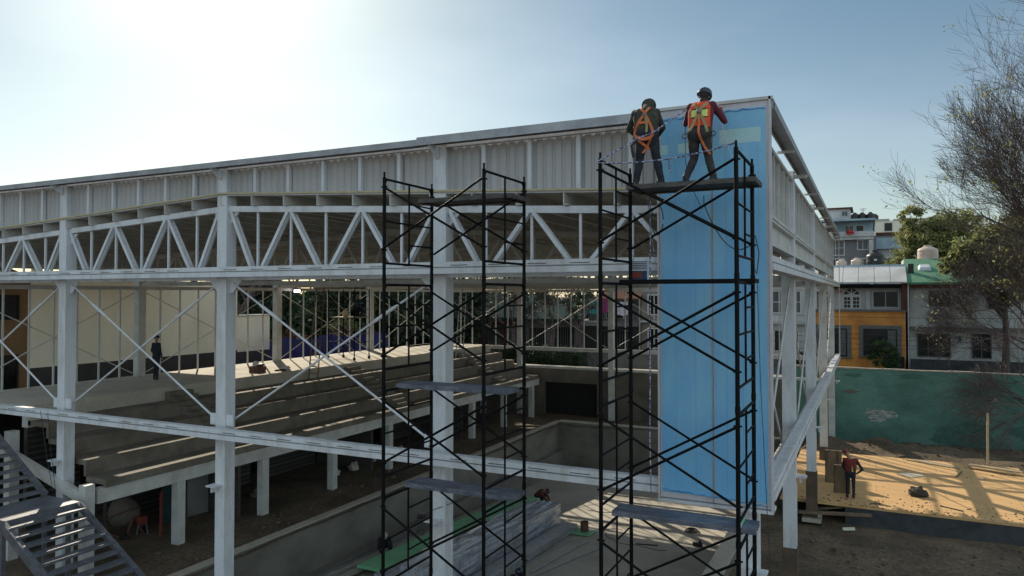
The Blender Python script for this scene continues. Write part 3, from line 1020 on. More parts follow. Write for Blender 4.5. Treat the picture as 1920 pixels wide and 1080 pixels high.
def person(label, J, mats, vox=.013, helmet=None, loc=None, hood=False, face=None, hm=1.0, tilt=None, bulk=1.0, legs=1.0):
    """J: joints in world coordinates; mats: jacket, trousers, sleeve, boots"""
    V = {k: Vector(v) for k, v in J.items()}
    jk, tr, slv, bt = mats
    segs = []           # a, b, ra, rb, material, flatten
    mid = V['chest']
    shl, shr, hp = V['shL'], V['shR'], V['hip']
    sx = (shr - shl).normalized()
    fwd = Vector(face) if face else Vector((0, 1, 0))
    up = (mid - hp).normalized()
    hl, hr = hp - sx * .095, hp + sx * .095
    def sg(a, b, ra, rb, m):
        g_ = bulk if m in (0, 4) else (legs if m == 1 else 1)
        ra, rb = ra * g_, rb * g_
        segs.append((Vector(a), Vector(b), ra, rb, m))
    sg(shl - up * .015, shr - up * .015, .072, .072, 0)
    for s_ in (-1, 1):
        sg(mid + sx * s_ * .085 - up * .08, hp + sx * s_ * .075 + up * .13, .125, .112, 0)
        sg(mid + sx * s_ * .09 - up * .02, mid + sx * s_ * .08 - up * .14, .115, .12, 0)
    sg(mid - up * .02, mid - up * .2, .125, .125, 0)
    sg(hp + sx * .07, hp - sx * .07, .128, .128, 1)
    nb = mid + up * .07
    sg(nb, V['head'] - (V['head'] - nb).normalized() * .07, .068, .066, 2 if not hood else (3 if hood == 2 else 0))
    for side, hj in (('L', hl), ('R', hr)):
        k, f = V['knee' + side], V['foot' + side]
        ank = f + Vector((0, 0, .09))
        sg(hj, k, .098, .064, 1)
        calf = k.lerp(ank, .35)
        sg(k, calf, .064, .062, 1)
        sg(calf, ank, .062, .048, 1)
        td = V.get('toe' + side)
        td = (td if td else f + fwd * .17)
        dd = (td - f).normalized()
        sg(f + Vector((0, 0, .045)) - dd * .05, f + Vector((0, 0, .04)) + dd * .14, .05, .038, 3)
        sg(ank + Vector((0, 0, .04)), f + Vector((0, 0, .05)), .055, .05, 3)
        e, h = V['elb' + side], V['hand' + side]
        s0 = shl if side == 'L' else shr
        sg(s0, e, .062, .046, 4)
        sg(e, h, .046, .034, 4)
        # hand: palm, four fingers of unequal length, thumb from the side
        d = (h - e).normalized()
        g = V.get('grip' + side, h + d * .1)
        pd = (g - h).normalized()
        pw = pd.cross(fwd if abs(pd.dot(fwd)) < .9 else Vector((0, 0, 1))).normalized()
        pn = pw.cross(pd)
        sg(h + pd * .01 - pw * .016, h + pd * .06 - pw * .022, .020, .017, 2)
        sg(h + pd * .01 + pw * .016, h + pd * .06 + pw * .022, .020, .017, 2)
        for q, ln in ((-1.5, .058), (-.5, .072), (.5, .076), (1.5, .064)):
            b0 = h + pd * .072 + pw * q * .021
            b1 = b0 + pd * ln * .5 + pn * .012
            b2 = b1 + pd * ln * .3 + pn * .03
            sg(b0, b1, .0105, .0095, 2)
            sg(b1, b2, .0095, .0085, 2)
        th = h + pd * .02 - pw * .03
        sg(th, th + pd * .035 - pw * .025 + pn * .01, .013, .011, 2)
        sg(th + pd * .035 - pw * .025 + pn * .01, th + pd * .062 - pw * .022 + pn * .025, .011, .009, 2)
    hd = V['head']
    hup = (hd - nb).normalized() if tilt is None else Vector(tilt).normalized()
    hf = (fwd - hup * fwd.dot(hup)).normalized()
    hm_ = (3 if hood == 2 else 0) if hood else 2
    sg(hd + hup * .035 - hf * .015, hd + hup * .03 + hf * .018, .093, .088, hm_)
    sg(hd - hup * .03 + hf * .03, hd - hup * .075 + hf * .045, .066, .045, 2)
    sg(hd - hup * .005 + hf * .095, hd - hup * .03 + hf * .112, .012, .015, 2)      # nose
    hs = hf.cross(hup)
    for s_ in (-1, 1):
        sg(hd + hs * s_ * .088 + hup * .01, hd + hs * s_ * .09 - hup * .02, .014, .011, 2)   # ears
        sg(hd + hs * s_ * .03 + hf * .088 + hup * .02, hd + hs * s_ * .036 + hf * .088 + hup * .02, .012, .012, 5)  # eyes
    sg(hd - hup * .055 + hf * .088 - hs * .018, hd - hup * .055 + hf * .088 + hs * .018, .008, .008, 6)    # mouth
    mb = MB()
    for a, b, ra, rb, m in segs:
        tcaps(mb, a, b, ra, rb)
    me = bpy.data.meshes.new('tmp')
    me.from_pydata(mb.v, [], mb.f)
    o = bpy.data.objects.new('tmp', me)
    TS.collection.objects.link(o)
    r = o.modifiers.new('r', 'REMESH')
    r.mode = 'VOXEL'
    r.voxel_size = vox
    s_ = o.modifiers.new('s', 'SMOOTH')
    s_.factor = .5
    s_.iterations = 2
    with bpy.context.temp_override(scene=TS, view_layer=TS.view_layers[0]):
        dg = bpy.context.evaluated_depsgraph_get()
    me2 = bpy.data.meshes.new_from_object(o.evaluated_get(dg))
    bpy.data.objects.remove(o)
    # which segment owns each face
    nf = len(me2.polygons)
    cs = np.empty(nf * 3)
    me2.polygons.foreach_get('center', cs)
    cs = cs.reshape(-1, 3)
    best = np.full(nf, 1e9)
    own = np.zeros(nf, int)
    for a, b, ra, rb, m in segs:
        A, AB = np.array(a), np.array(b - a)
        t = np.clip(((cs - A) @ AB) / max(1e-9, AB @ AB), 0, 1)
        dd = np.linalg.norm(cs - A - t[:, None] * AB, axis=1) - (ra + (rb - ra) * t)
        if m in (5, 6):
            dd += .004
        k_ = dd < best
        best[k_] = dd[k_]
        own[k_] = m
    own = own.tolist()
    names = [jk, tr, 'skin', bt, slv, 'dark', 'brownc']
    base = Vector(loc) if loc else Vector(((V['footL'].x + V['footR'].x) / 2, (V['footL'].y + V['footR'].y) / 2, min(V['footL'].z, V['footR'].z)))
    # cloth folds
    nor0 = [v.normal.copy() for v in me2.vertices]
    for v, vn0 in zip(me2.vertices, nor0):
        nn = noise.noise(v.co * 11) * .008 + noise.noise(v.co * 27) * .004
        if (v.co - hd).length > .15:
            v.co += vn0 * nn
    bv = BVHTree.FromPolygons([v.co.copy() for v in me2.vertices], [tuple(p.vertices) for p in me2.polygons])
    faces = [(tuple(p.vertices), own[i]) for i, p in enumerate(me2.polygons)]
    vcos = [v.co.copy() for v in me2.vertices]
    vnor = [v.normal.copy() for v in me2.vertices]
    for v in me2.vertices:
        v.co -= base
    for nmt in names:
        me2.materials.append(M[nmt])
    me2.polygons.foreach_set('material_index', own)
    me2.polygons.foreach_set('use_smooth', [True] * len(own))
    me2.name = 'person'
    P = bpy.data.objects.new('person', me2)
    COL.objects.link(P)
    P.location = base
    WL[P.name] = base
    tag(P, label, 'person')
    if helmet:
        rot = Matrix((hs, hf, hup)).transposed()
        mb = MB()
        c = hd + hup * .045
        pr = [(.128 * hm, -.012), (.122 * hm, .0), (.119 * hm, .03), (.108 * hm, .066), (.083 * hm, .098), (.045 * hm, .117), (.004, .122)]
        mb.lathe(c, pr, 18, rot=rot)
        # peak and ridge
        pk = [(math.cos(t) * .118 * hm, math.sin(t) * .118 * hm) for t in [math.radians(a) for a in range(30, 151, 12)]]
        pk2 = [(math.cos(math.radians(a)) * .125 * hm, math.sin(math.radians(a)) * .125 * hm + .05 * math.sin(math.radians((a - 30) * 1.5))) for a in range(30, 151, 12)]
        vs = []
        for (x, y) in pk + pk2[::-1]:
            vs.append(c + rot @ Vector((x, y, -.004)))
        n0 = len(vs)
        vs += [v - hup * .008 for v in vs]
        mb.add(vs, [tuple(range(n0)), tuple(range(2 * n0 - 1, n0 - 1, -1))] + [(i, (i + 1) % n0, (i + 1) % n0 + n0, i + n0) for i in range(n0)])
        mb.tube([c + rot @ Vector((0, y, z)) for y, z in ((.11 * hm, .045), (.07 * hm, .105), (0, .126), (-.07 * hm, .105), (-.11 * hm, .045))], .009, 6)
        mb.build('helmet', helmet, P, smooth=True)
    return P, faces, vcos, vnor, bv, V

def shell(P, faces, vcos, vnor, cond, off, mats, matf, name):
    mb = MB()
    mp = {}
    for f, m in faces:
        c = sum((vcos[i] for i in f), Vector()) / len(f)
        if not cond(c, m):
            continue
        q = []
        for i in f:
            if i not in mp:
                mp[i] = len(mb.v)
                mb.v.append(tuple(vcos[i] + vnor[i] * off))
            q.append(mp[i])
        mb.f.append(tuple(q))
        mb.m.append(matf(c))
    if not mb.f:
        return None
    return mb.build(name, mats, P, smooth=True)

def strap(P, bv, pts, mat_, name, w=.045, d=(0, 1, 0), lift=.014):
    """webbing laid over the body: control points projected along d onto the clothes"""
    D = Vector(d)
    ps, ns = [], []
    pts = [Vector(p) for p in pts]
    for a, b in zip(pts, pts[1:]):
        k = max(2, int((b - a).length / .025))
        for i in range(k + (1 if b is pts[-1] else 0)):
            p = a.lerp(b, i / k)
            h = bv.ray_cast(p - D * 1.0, D, 2.0)
            if h[0] is not None:
                ps.append(h[0] - D * lift)
                ns.append(h[1] if h[1].dot(D) < 0 else -h[1])
    if len(ps) < 3:
        return
    for _ in range(2):
        ps = [ps[0]] + [(ps[i - 1] + ps[i] * 2 + ps[i + 1]) / 4 for i in range(1, len(ps) - 1)] + [ps[-1]]
    mb = MB()
    vs = []
    for i, p in enumerate(ps):
        t = (ps[min(i + 1, len(ps) - 1)] - ps[max(i - 1, 0)]).normalized()
        s_ = t.cross(-D).normalized() * w / 2
        n_ = -D * .005
        vs += [p - s_, p + s_, p + s_ + n_, p - s_ + n_]
    fs = []
    for i in range(len(ps) - 1):
        a = i * 4
        for q in range(4):
            fs.append((a + q, a + (q + 1) % 4, a + 4 + (q + 1) % 4, a + 4 + q))
    fs += [(0, 1, 2, 3), (len(vs) - 1, len(vs) - 2, len(vs) - 3, len(vs) - 4)]
    mb.add(vs, fs)
    mb.build(name, mat_, P)

ZP = 6.88
# left high worker: dark jacket, orange harness, bent over his work
JA = dict(hip=(-3.46, 12.42, 7.77), chest=(-3.50, 12.50, 8.17), shL=(-3.685, 12.50, 8.20), shR=(-3.325, 12.54, 8.20),
          head=(-3.505, 12.70, 8.355), kneeL=(-3.60, 12.47, 7.36), kneeR=(-3.30, 12.47, 7.36),
          footL=(-3.655, 12.42, ZP), footR=(-3.22, 12.48, ZP), toeR=(-3.1, 12.6, ZP), toeL=(-3.72, 12.56, ZP),
          elbL=(-3.82, 12.56, 7.95), handL=(-3.66, 12.76, 7.78), gripL=(-3.60, 12.84, 7.78),
          elbR=(-3.24, 12.66, 7.93), handR=(-3.36, 12.85, 7.86), gripR=(-3.43, 12.90, 7.88))
P, fa, vc, vn, bv, V = person('person in dark jacket and orange harness bending over the left end of the top plank', JA, ('olive', 'denim', 'olive', 'boot'), helmet='helm', face=(-.12, 1, 0), hm=1.03, hood=True, bulk=1.13, legs=1.12)
def SA_(pts, nm='harness_strap', m='strapo', w=.045):
    strap(P, bv, [(x, 12.4, z) for x, z in pts], m, nm, w)
SA_([(-3.58, 8.27), (-3.49, 8.18), (-3.455, 8.12), (-3.39, 7.99), (-3.335, 7.86), (-3.31, 7.76)])
SA_([(-3.41, 8.27), (-3.455, 8.18), (-3.49, 8.12), (-3.57, 8.0), (-3.645, 7.88), (-3.66, 7.80), (-3.58, 7.70)])
SA_([(-3.60, 7.985), (-3.38, 7.985)])
SA_([(-3.62, 7.74), (-3.5, 7.69), (-3.36, 7.70), (-3.32, 7.76)], w=.06)
SA_([(-3.35, 7.7), (-3.46, 7.55), (-3.53, 7.47)])
SA_([(-3.58, 7.68), (-3.5, 7.62), (-3.4, 7.52)])
SA_([(-3.46, 8.10), (-3.43, 7.94), (-3.425, 7.80)], 'lanyard', 'strapk', .04)
mb = MB().ball((-3.47, 12.33, 8.12), .03, .014, .035, 10, 6)
mb.build('harness_ring', 'steel', P)
mb = MB().tube([(-3.62, 12.38, 7.70), (-3.72, 12.36, 7.62), (-3.70, 12.36, 7.5), (-3.68, 12.36, 7.40)], .022, 6)
mb.build('tool_pouch', 'boot', P)

# right high worker: orange red vest
JB = dict(hip=(-2.565, 12.46, 7.72), chest=(-2.555, 12.60, 8.17), shL=(-2.735, 12.63, 8.235), shR=(-2.375, 12.63, 8.235),
          head=(-2.525, 12.68, 8.40), kneeL=(-2.67, 12.55, 7.33), kneeR=(-2.43, 12.55, 7.33),
          footL=(-2.79, 12.44, ZP), footR=(-2.33, 12.46, ZP), toeL=(-2.88, 12.56, ZP), toeR=(-2.24, 12.58, ZP),
          elbL=(-2.87, 12.80, 7.99), handL=(-2.93, 13.22, 8.30), gripL=(-2.955, 13.4, 8.41),
          elbR=(-2.20, 12.80, 7.97), handR=(-2.36, 13.22, 8.30), gripR=(-2.36, 13.4, 8.41))
P, fa, vc, vn, bv, V = person('person in orange red vest and navy helmet reaching up to the top of the cladding', JB, ('maroon', 'dpants', 'maroon', 'boot'), helmet='helm', face=(.1, 1, 0), hm=1.04, hood=2, bulk=1.08, legs=1.12)
def cnd(c, m):
    return m == 0 and 7.80 < c.z < 8.32 and abs(c.x + 2.555) < (.168 if c.z < 8.16 else .168 - (c.z - 8.16) * .35)
def mf(c):
    return 1 if (8.0 < c.z + .0 and c.z < 8.13 and .045 < abs(c.x + 2.555) < .13) else 0
shell(P, fa, vc, vn, cnd, .014, ['vestr', 'reflect'], mf, 'vest')
MB().box(-2.73, -2.38, 12.43, 12.45, 7.995, 8.008)
def SB_(pts, nm='harness_strap', m='strapk', w=.045, l=.03):
    strap(P, bv, [(x, 12.4, z) for x, z in pts], m, nm, w, lift=l)
SB_([(-2.67, 8.25), (-2.58, 8.14), (-2.55, 8.08), (-2.63, 7.92), (-2.69, 7.76)])
SB_([(-2.43, 8.25), (-2.53, 8.14), (-2.56, 8.08), (-2.46, 7.92), (-2.40, 7.72)], w=.05)
SB_([(-2.56, 8.08), (-2.545, 7.9), (-2.54, 7.72), (-2.50, 7.58), (-2.44, 7.45), (-2.36, 7.34), (-2.30, 7.27)], 'lanyard', 'strapo', .04, .04)
SB_([(-2.71, 8.14), (-2.40, 8.14)], 'vest_piping', 'strapb', .014, .024)
SB_([(-2.70, 7.995), (-2.40, 7.995)], 'vest_piping', 'strapb', .014, .024)
MB().ball((-2.555, 12.37, 8.09), .04, .018, .04, 10, 6).build('harness_ring', 'steel', P)
for x in (-2.80, -2.33):
    mb = MB()
    mb.tube([(x + .042 * math.cos(a * PI / 6), 12.42, 7.70 + .042 * math.sin(a * PI / 6)) for a in range(13)], .008, 6, cap=False)
    mb.build('side_ring', 'boot', P)
SB_([(-2.565, 7.6), (-2.57, 7.42)], 'hanging_strap', 'strapb', .05, .06)

# worker standing on the top step of the stand
X, Y, Z = -26.95, 21.1, 1.44
JC = dict(hip=(X, Y, Z + .97), chest=(X, Y, Z + 1.43), shL=(X - .19, Y, Z + 1.5), shR=(X + .19, Y - .02, Z + 1.5), head=(X - .03, Y + .03, Z + 1.72),
          kneeL=(X - .09, Y + .03, Z + .52), kneeR=(X + .10, Y - .02, Z + .52), footL=(X - .12, Y, Z), footR=(X + .12, Y - .05, Z),
          elbL=(X - .26, Y - .03, Z + 1.2), handL=(X - .12, Y + .18, Z + 1.02), elbR=(X + .27, Y - .02, Z + 1.2), handR=(X + .26, Y + .06, Z + .95), gripR=(X + .26, Y + .09, Z + .86), gripL=(X - .03, Y + .22, Z + 1.0),
          )
person('person in dark clothes standing alone on the top step of the stand', JC, ('navy', 'navy', 'navy', 'boot'), vox=.02, helmet='helm', face=(-.6, .6, 0))
# worker on the timber platform, red vest and helmet
X, Y, Z = -.72, 31.2, -2.82
JD = dict(hip=(X, Y, Z + .95), chest=(X, Y, Z + 1.4), shL=(X - .2, Y, Z + 1.46), shR=(X + .2, Y, Z + 1.46), head=(X - .12, Y + .05, Z + 1.67),
          kneeL=(X - .1, Y + .02, Z + .5), kneeR=(X + .1, Y, Z + .5), footL=(X - .12, Y, Z), footR=(X + .1, Y, Z),
          elbL=(X - .28, Y + .05, Z + 1.18), handL=(X - .2, Y + .25, Z + 1.0), gripL=(X - .12, Y + .3, Z + .98), elbR=(X + .42, Y + .02, Z + 1.12), handR=(X + .22, Y - .02, Z + .96), gripR=(X + .14, Y - .04, Z + .94))
P, fa, vc, vn, bv, V = person('person in red vest and helmet standing with hand on hip at the timber platform', JD, ('maroon', 'navy', 'navy', 'boot'), vox=.02, helmet='helmr', face=(-.3, 1, 0))
shell(P, fa, vc, vn, lambda c, m: m == 0 and c.z > Z + .98 and c.z < Z + 1.5, .02, ['vestd', 'reflect'], lambda c: 1 if .05 < c.x - X < .08 and c.z < Z + 1.25 else 0, 'vest')
# crouching worker in the pool pit
X, Y, Z = -15.5, 35.3, pf(35.3)
JE = dict(hip=(X - .28, Y, Z + .42), chest=(X - .02, Y, Z + .62), shL=(X + .02, Y + .18, Z + .62), shR=(X + .02, Y - .18, Z + .62), head=(X + .26, Y, Z + .68),
          kneeL=(X + .12, Y + .16, Z + .42), kneeR=(X + .12, Y - .16, Z + .42), footL=(X - .1, Y + .14, Z), footR=(X - .1, Y - .14, Z), toeL=(X + .05, Y + .14, Z), toeR=(X + .05, Y - .14, Z),
          elbL=(X + .22, Y + .2, Z + .38), handL=(X + .38, Y + .1, Z + .16), elbR=(X + .22, Y - .2, Z + .38), handR=(X + .38, Y - .08, Z + .14))
person('person in rust brown jacket crouching on the pool floor past the green sheets', JE, ('brownc', 'navy', 'brownc', 'boot'), vox=.02, helmet='helm', face=(1, 0, -.3), tilt=(.75, 0, .5), bulk=1.3, legs=1.1)
# two more crouching below, near the lower picture edge
def croucher(X, Y, Z, label, hel, jk):
    J = dict(hip=(X - .2, Y + .22, Z + .4), chest=(X - .02, Y + .02, Z + .72), shL=(X - .14, Y - .1, Z + .76), shR=(X + .16, Y + .12, Z + .76), head=(X + .1, Y - .12, Z + .93),
             kneeL=(X + .1, Y - .22, Z + .48), kneeR=(X + .25, Y + .05, Z + .48), footL=(X - .02, Y - .1, Z), footR=(X + .12, Y + .16, Z), toeL=(X + .1, Y - .22, Z), toeR=(X + .26, Y + .04, Z),
             elbL=(X - .05, Y - .32, Z + .5), handL=(X + .2, Y - .38, Z + .28), elbR=(X + .36, Y, Z + .5), handR=(X + .42, Y - .22, Z + .28))
    person(label, J, (jk, 'navy', jk, 'boot'), vox=.02, helmet=hel, face=(.7, -.7, -.2))
croucher(-17.15, 23.7, pf(23.7), 'person with a tan helmet crouching beside the pale steel profiles', 'helmt', 'navy')
croucher(-10.75, 22.4, pf(22.4), 'person with a dark helmet crouching in the pit by the thin steel strips', 'helm', 'navy')

# ================================================================= ropes, cables, small things on the towers
def cat(a, b, sag, n=14):
    a, b = Vector(a), Vector(b)
    return [a.lerp(b, i / n) - Vector((0, 0, sag * 4 * (i / n) * (1 - i / n))) for i in range(n + 1)]
def rope(pts, label, m='rope', r=.012, name='rope', c='rope', g=None):
    o = MB().tube(pts, r, 6).build(name, m)
    return tag(o, label, c, g)
rope(cat((-3.93, 11.14, 7.13), (-1.77, 11.13, 7.25), .1), 'blue and white rope slung as a guard line behind the two workers')
rope([(-2.75, 11.14, 7.10), (-2.755, 11.13, 7.0), (-2.74, 11.14, 6.9), (-2.75, 11.14, 6.86)], 'short knotted rope end hanging from the guard line')
rope([(-3.90, 11.12, 7.15), (-3.45, 12.0, 7.66), (-3.30, 12.3, 7.80), (-2.93, 13.38, 8.43)], 'rope running from the left post up to the top edge of the cladding')
rope(cat((-3.52, 12.86, 6.9), (-3.57, 12.95, 2.3), 0) + [(-3.55, 12.95, 1.45)], 'long blue and white rope hanging from the top plank behind the right tower', r=.014)
rope(cat((-3.60, 12.9, 6.88), (-3.5, 13.1, 5.6), 0), 'thin rope hanging beside the posts under the left end of the top plank', r=.009)
rope([(-2.965, 13.3, 8.42), (-2.9, 12.9, 7.9), (-2.83, 12.6, 7.3), (-2.72, 12.4, 6.9), (-2.62, 12.95, 6.5)], 'thin dark cable dropping from the raised left hand', 'cable', .006, 'cable', 'cable')
rope([(-2.42, 13.35, 8.44), (-2.32, 13.3, 8.0), (-2.22, 13.3, 7.6), (-2.14, 13.3, 7.36)], 'thin pale line hanging from the raised right hand', 'sign', .006, 'cord', 'cord')
rope([(-2.6, 13.0, 6.75)] + cat((-2.6, 13.0, 6.6), (-1.80, 12.9, 5.85), .35) + [(-1.72, 12.85, 6.0), (-1.66, 12.85, 5.7), (-1.70, 12.85, 5.35), (-1.76, 12.85, 5.5), (-1.78, 12.85, 5.9)], 'black cable looped to the far right post of the right tower', 'cable', .009, 'cable', 'cable')
rope([(-3.42 + .11 * math.cos(t * .5), 12.95, 6.35 + .28 * math.sin(t * .5)) for t in range(13)], 'coil of black cable hanging under the top plank', 'cable', .01, 'cable', 'cable')
rope([(-1.70, 12.9, 5.2), (-1.66, 12.92, 3.5), (-1.55, 12.9, 1.0), (-1.42, 12.6, -1.2), (-1.30, 12.4, -3.5)], 'thin line running down past the blue cladding corner to the dirt', 'cable', .006, 'cord', 'cord')
# hanging printed bag
bg = thing('hanging_bag', 'white striped bag with a red print hanging on the right scaffold tower', 'bag', (-3.78, 13.05, 5.27))
MB().box(-3.93, -3.62, 12.98, 13.12, 5.27, 5.42).box(-3.93, -3.62, 12.99, 13.11, 5.42, 5.62).build('body', 'sign', bg)
MB().box(-3.93, -3.62, 12.970, 12.979, 5.27, 5.44).build('lower_print', 'bluecl', bg)
mb = MB()
for k in range(5):
    mb.box(-3.93, -3.62, 12.972, 12.978, 5.47 + k * .032, 5.482 + k * .032)
mb.build('stripe', 'bluecl', bg)
MB().box(-3.90, -3.72, 12.962, 12.969, 5.31, 5.42).build('print', 'redl', bg)
MB().tube([(-3.9, 13.05, 5.6), (-3.86, 13.0, 5.85), (-3.89, 12.87, 5.95)], .008, 6).build('handle', 'rope', bg)
# level on the lower plank, drill, chain on left column bracket
lv = MB().box(-1.93, -1.86, 12.08, 12.46, 1.325, 1.385).build('spirit_level', 'gsheet')
tag(lv, 'green spirit level lying across the lower plank of the right tower', 'level')
MB().box(-1.935, -1.855, 12.05, 12.08, 1.32, 1.39).build('end_cap', 'sign', lv)
ch = MB()
random.seed(8)
for k in range(16):
    ch.tube([(-8.98 + random.uniform(-.1, .1), 13.78 + random.uniform(-.06, .06), .05 + random.uniform(-.02, .08)) for _ in range(4)], .012, 5)
tag(ch.build('cable_heap', 'cable'), 'small heap of dark cable on the bracket of the second column from the corner', 'cable')
for i, (x, a, b) in enumerate(((-22.35, (-22.35, 13.55, 1.52), (-21.3, 13.3, -.7)), (-22.0, (-22.0, 13.55, 1.5), (-21.25, 13.35, -.75)))):
    rope([a, Vector(a).lerp(Vector(b), .5) + Vector((-.03, 0, -.02)), b], ['left', 'right'][i] + ' one of two thin cables slanting from the lower girt to the landing', 'cable', .008, 'cable', 'cable')
rope([(-8.95, 13.85, .1), (-8.7, 13.9, .25), (-8.3, 14.2, .4)], 'wire sticking out from the cable heap on the column bracket', 'cable', .008, 'wire', 'wire')

# ================================================================= things on the stand
bx = thing('tool_bin', 'dark red tool bin with a white bag in it on the top step', 'bin', (-25.35, 25.2, 1.44))
MB().box(-25.65, -25.05, 24.95, 25.4, 1.44, 1.72).build('body', 'rust', bx)
MB().ball((-25.45, 25.2, 1.78), .2, .16, .16, 10, 7, jit=.4).build('white_bag', 'wcloth', bx)
MB().box(-25.2, -25.1, 25.0, 25.3, 1.72, 1.84).build('tool', 'tankb', bx)
tag(MB().ball((-25.2, 26.8, 1.50), .24, .18, .11, 12, 7, jit=.4).build('sack', 'wcloth'), 'small pale cement sack on the front edge of the top step', 'sack')
tag(MB().tube([(-25.0, 25.9, 1.46), (-24.7, 26.05, 1.5), (-24.6, 26.2, 1.46)], .04, 6).build('hand_tool', 'tankb'), 'small black hand tool lying right of the tool bin', 'tool')

def ladder(a, b, w, label, m='steel', n_=14, side=(0, 1, 0)):
    a, b = Vector(a), Vector(b)
    s_ = Vector(side).normalized() * w / 2
    L0 = thing('ladder', label, 'ladder', a)
    for q in (-1, 1):
        MB().tube([a + s_ * q, b + s_ * q], .032, 6).build('rail', m, L0)
    for k in range(1, n_):
        p = a.lerp(b, k / n_)
        MB().tube([p - s_, p + s_], .018, 6).build('rung', m, L0)
    return L0
ladder((-23.75, 27.1, .95), (-27.2, 31.6, 5.6), .42, 'tall dark ladder leaning up from the steps to the left wall girt', 'wood', 16, (.55, .42, 0))
ladder((-23.6, 40.6, .95), (-26.4, 46.0, 5.5), .45, 'far pale grey ladder leaning near the back corner of the stand', 'galv', 14, (.6, .3, 0))

# rolling scaffold on the top step with a worker's jug
rs_ = thing('rolling_scaffold', 'small rolling scaffold on castors standing on the top step', 'scaffold', (-25.9, 32.6, 1.44))
x0, x1, y0, y1 = -26.9, -25.1, 31.9, 33.2
for x in (x0, x1):
    mb = MB()
    for y in (y0, y1):
        mb.tube([(x, y, 1.6), (x, y, 5.3)], .03, 6)
    for k in range(8):
        mb.tube([(x, y0, 1.95 + k * .45), (x, y1, 1.95 + k * .45)], .018, 6)
    mb.build('frame', 'black', rs_)
for y in (y0, y1):
    for z in (1.95, 3.7):
        MB().tube([(x0, y, z), (x1, y, z + 1.3)], .016, 6).build('cross_brace', 'black', rs_)
        MB().tube([(x0, y, z + 1.3), (x1, y, z)], .016, 6).build('cross_brace', 'galv', rs_)
    for x in (x0, x1):
        mb = MB()
        mb.lathe((x, y, 1.53), [(.09, -.02), (.09, .02)], 12, rot=Matrix.Rotation(PI / 2, 3, 'X'))
        mb.build('castor', 'tankb', rs_)
MB().box(x0 - .05, x1 + .05, y0 + .1, y1 - .1, 3.74, 3.79).build('deck', 'ply', rs_)
jg = MB()
jg.lathe((-26.1, 32.4, 3.79), [(.14, 0), (.17, .05), (.17, .3), (.12, .38), (.05, .42), (.05, .46)], 12)
tag(jg.build('jug', 'jug', smooth=True), 'cream plastic jug standing on the rolling scaffold deck', 'jug')
X, Y, Z = -25.5, 32.7, 3.79
JF = dict(hip=(X, Y, Z + .45), chest=(X - .05, Y, Z + .86), shL=(X - .2, Y, Z + .92), shR=(X + .16, Y, Z + .92), head=(X - .06, Y + .04, Z + 1.12),
          kneeL=(X - .12, Y + .3, Z + .3), kneeR=(X + .1, Y + .3, Z + .3), footL=(X - .12, Y + .05, Z), footR=(X + .1, Y + .05, Z),
          elbL=(X - .28, Y + .15, Z + .8), handL=(X - .3, Y + .35, Z + 1.0), elbR=(X + .25, Y + .15, Z + .8), handR=(X + .2, Y + .38, Z + .98))
person('person in blue kneeling on the deck of the rolling scaffold', JF, ('bluecl', 'navy', 'bluecl', 'boot'), vox=.025, face=(0, 1, 0))
# floodlight
fl = thing('floodlight', 'lit white floodlight fixed to the left wall above the top step', 'floodlight', (-28.3, 31.2, 5.1))
MB().box(-28.55, -28.1, 31.0, 31.12, 5.12, 5.3).build('housing', 'steel', fl)
MB().box(-28.52, -28.13, 30.975, 30.995, 5.14, 5.28).build('lens', 'lamp', fl)
MB().box(-28.75, -28.5, 31.05, 31.1, 5.2, 5.25).build('arm', 'steel', fl)

# under the stand: mixer, cart, ladder
mx = thing('concrete_mixer', 'old grey concrete mixer standing in the shade under the stand', 'concrete mixer', (-23.3, 17.1, -3.4))
R45 = Matrix.Rotation(math.radians(-25), 3, 'Y')
mb = MB()
mb.lathe((-23.4, 17.1, -2.62), [(.25, -.42), (.48, -.2), (.52, .0), (.46, .25), (.30, .5), (.26, .52)], 18, rot=R45)
mb.build('drum', 'retain', mx, smooth=True)
MB().lathe((-23.4, 17.1, -2.62), [(.54, -.03), (.56, .0), (.54, .03)], 18, rot=R45).build('gear_ring', 'rust', mx)
mb = MB()
for dx in (-.55, .55):
    mb.bar((-23.4 + dx, 16.75, -3.35), (-23.4 + dx * .9, 17.1, -2.6), .06, .06).bar((-23.4 + dx, 17.45, -3.35), (-23.4 + dx * .9, 17.1, -2.6), .06, .06)
mb.bar((-23.95, 16.8, -3.3), (-22.85, 16.8, -3.3), .06, .06)
mb.build('stand_frame', 'rust', mx)
for y in (16.7, 17.5):
    MB().lathe((-22.85, y, -3.28), [(.05, -.05), (.2, -.04), (.2, .04), (.05, .05)], 14, rot=Matrix.Rotation(PI / 2, 3, 'X')).build('wheel', 'tankb', mx)
mt = thing('motor_housing', 'small red orange engine unit beside the concrete mixer', 'engine', (-22.75, 17.3, -3.45))
MB().box(-22.9, -22.62, 17.2, 17.42, -2.95, -2.68).build('body', 'redl', mt)
MB().bar((-22.9, 17.2, -3.45), (-22.85, 17.25, -2.95), .04, .04).bar((-22.6, 17.45, -3.45), (-22.65, 17.4, -2.95), .04, .04).build('leg', 'steel', mt)
ladder((-21.85, 17.35, -3.45), (-22.6, 17.95, -1.95), .4, 'short red orange stepladder under the stand', 'redl', 6, (.5, -.5, 0))
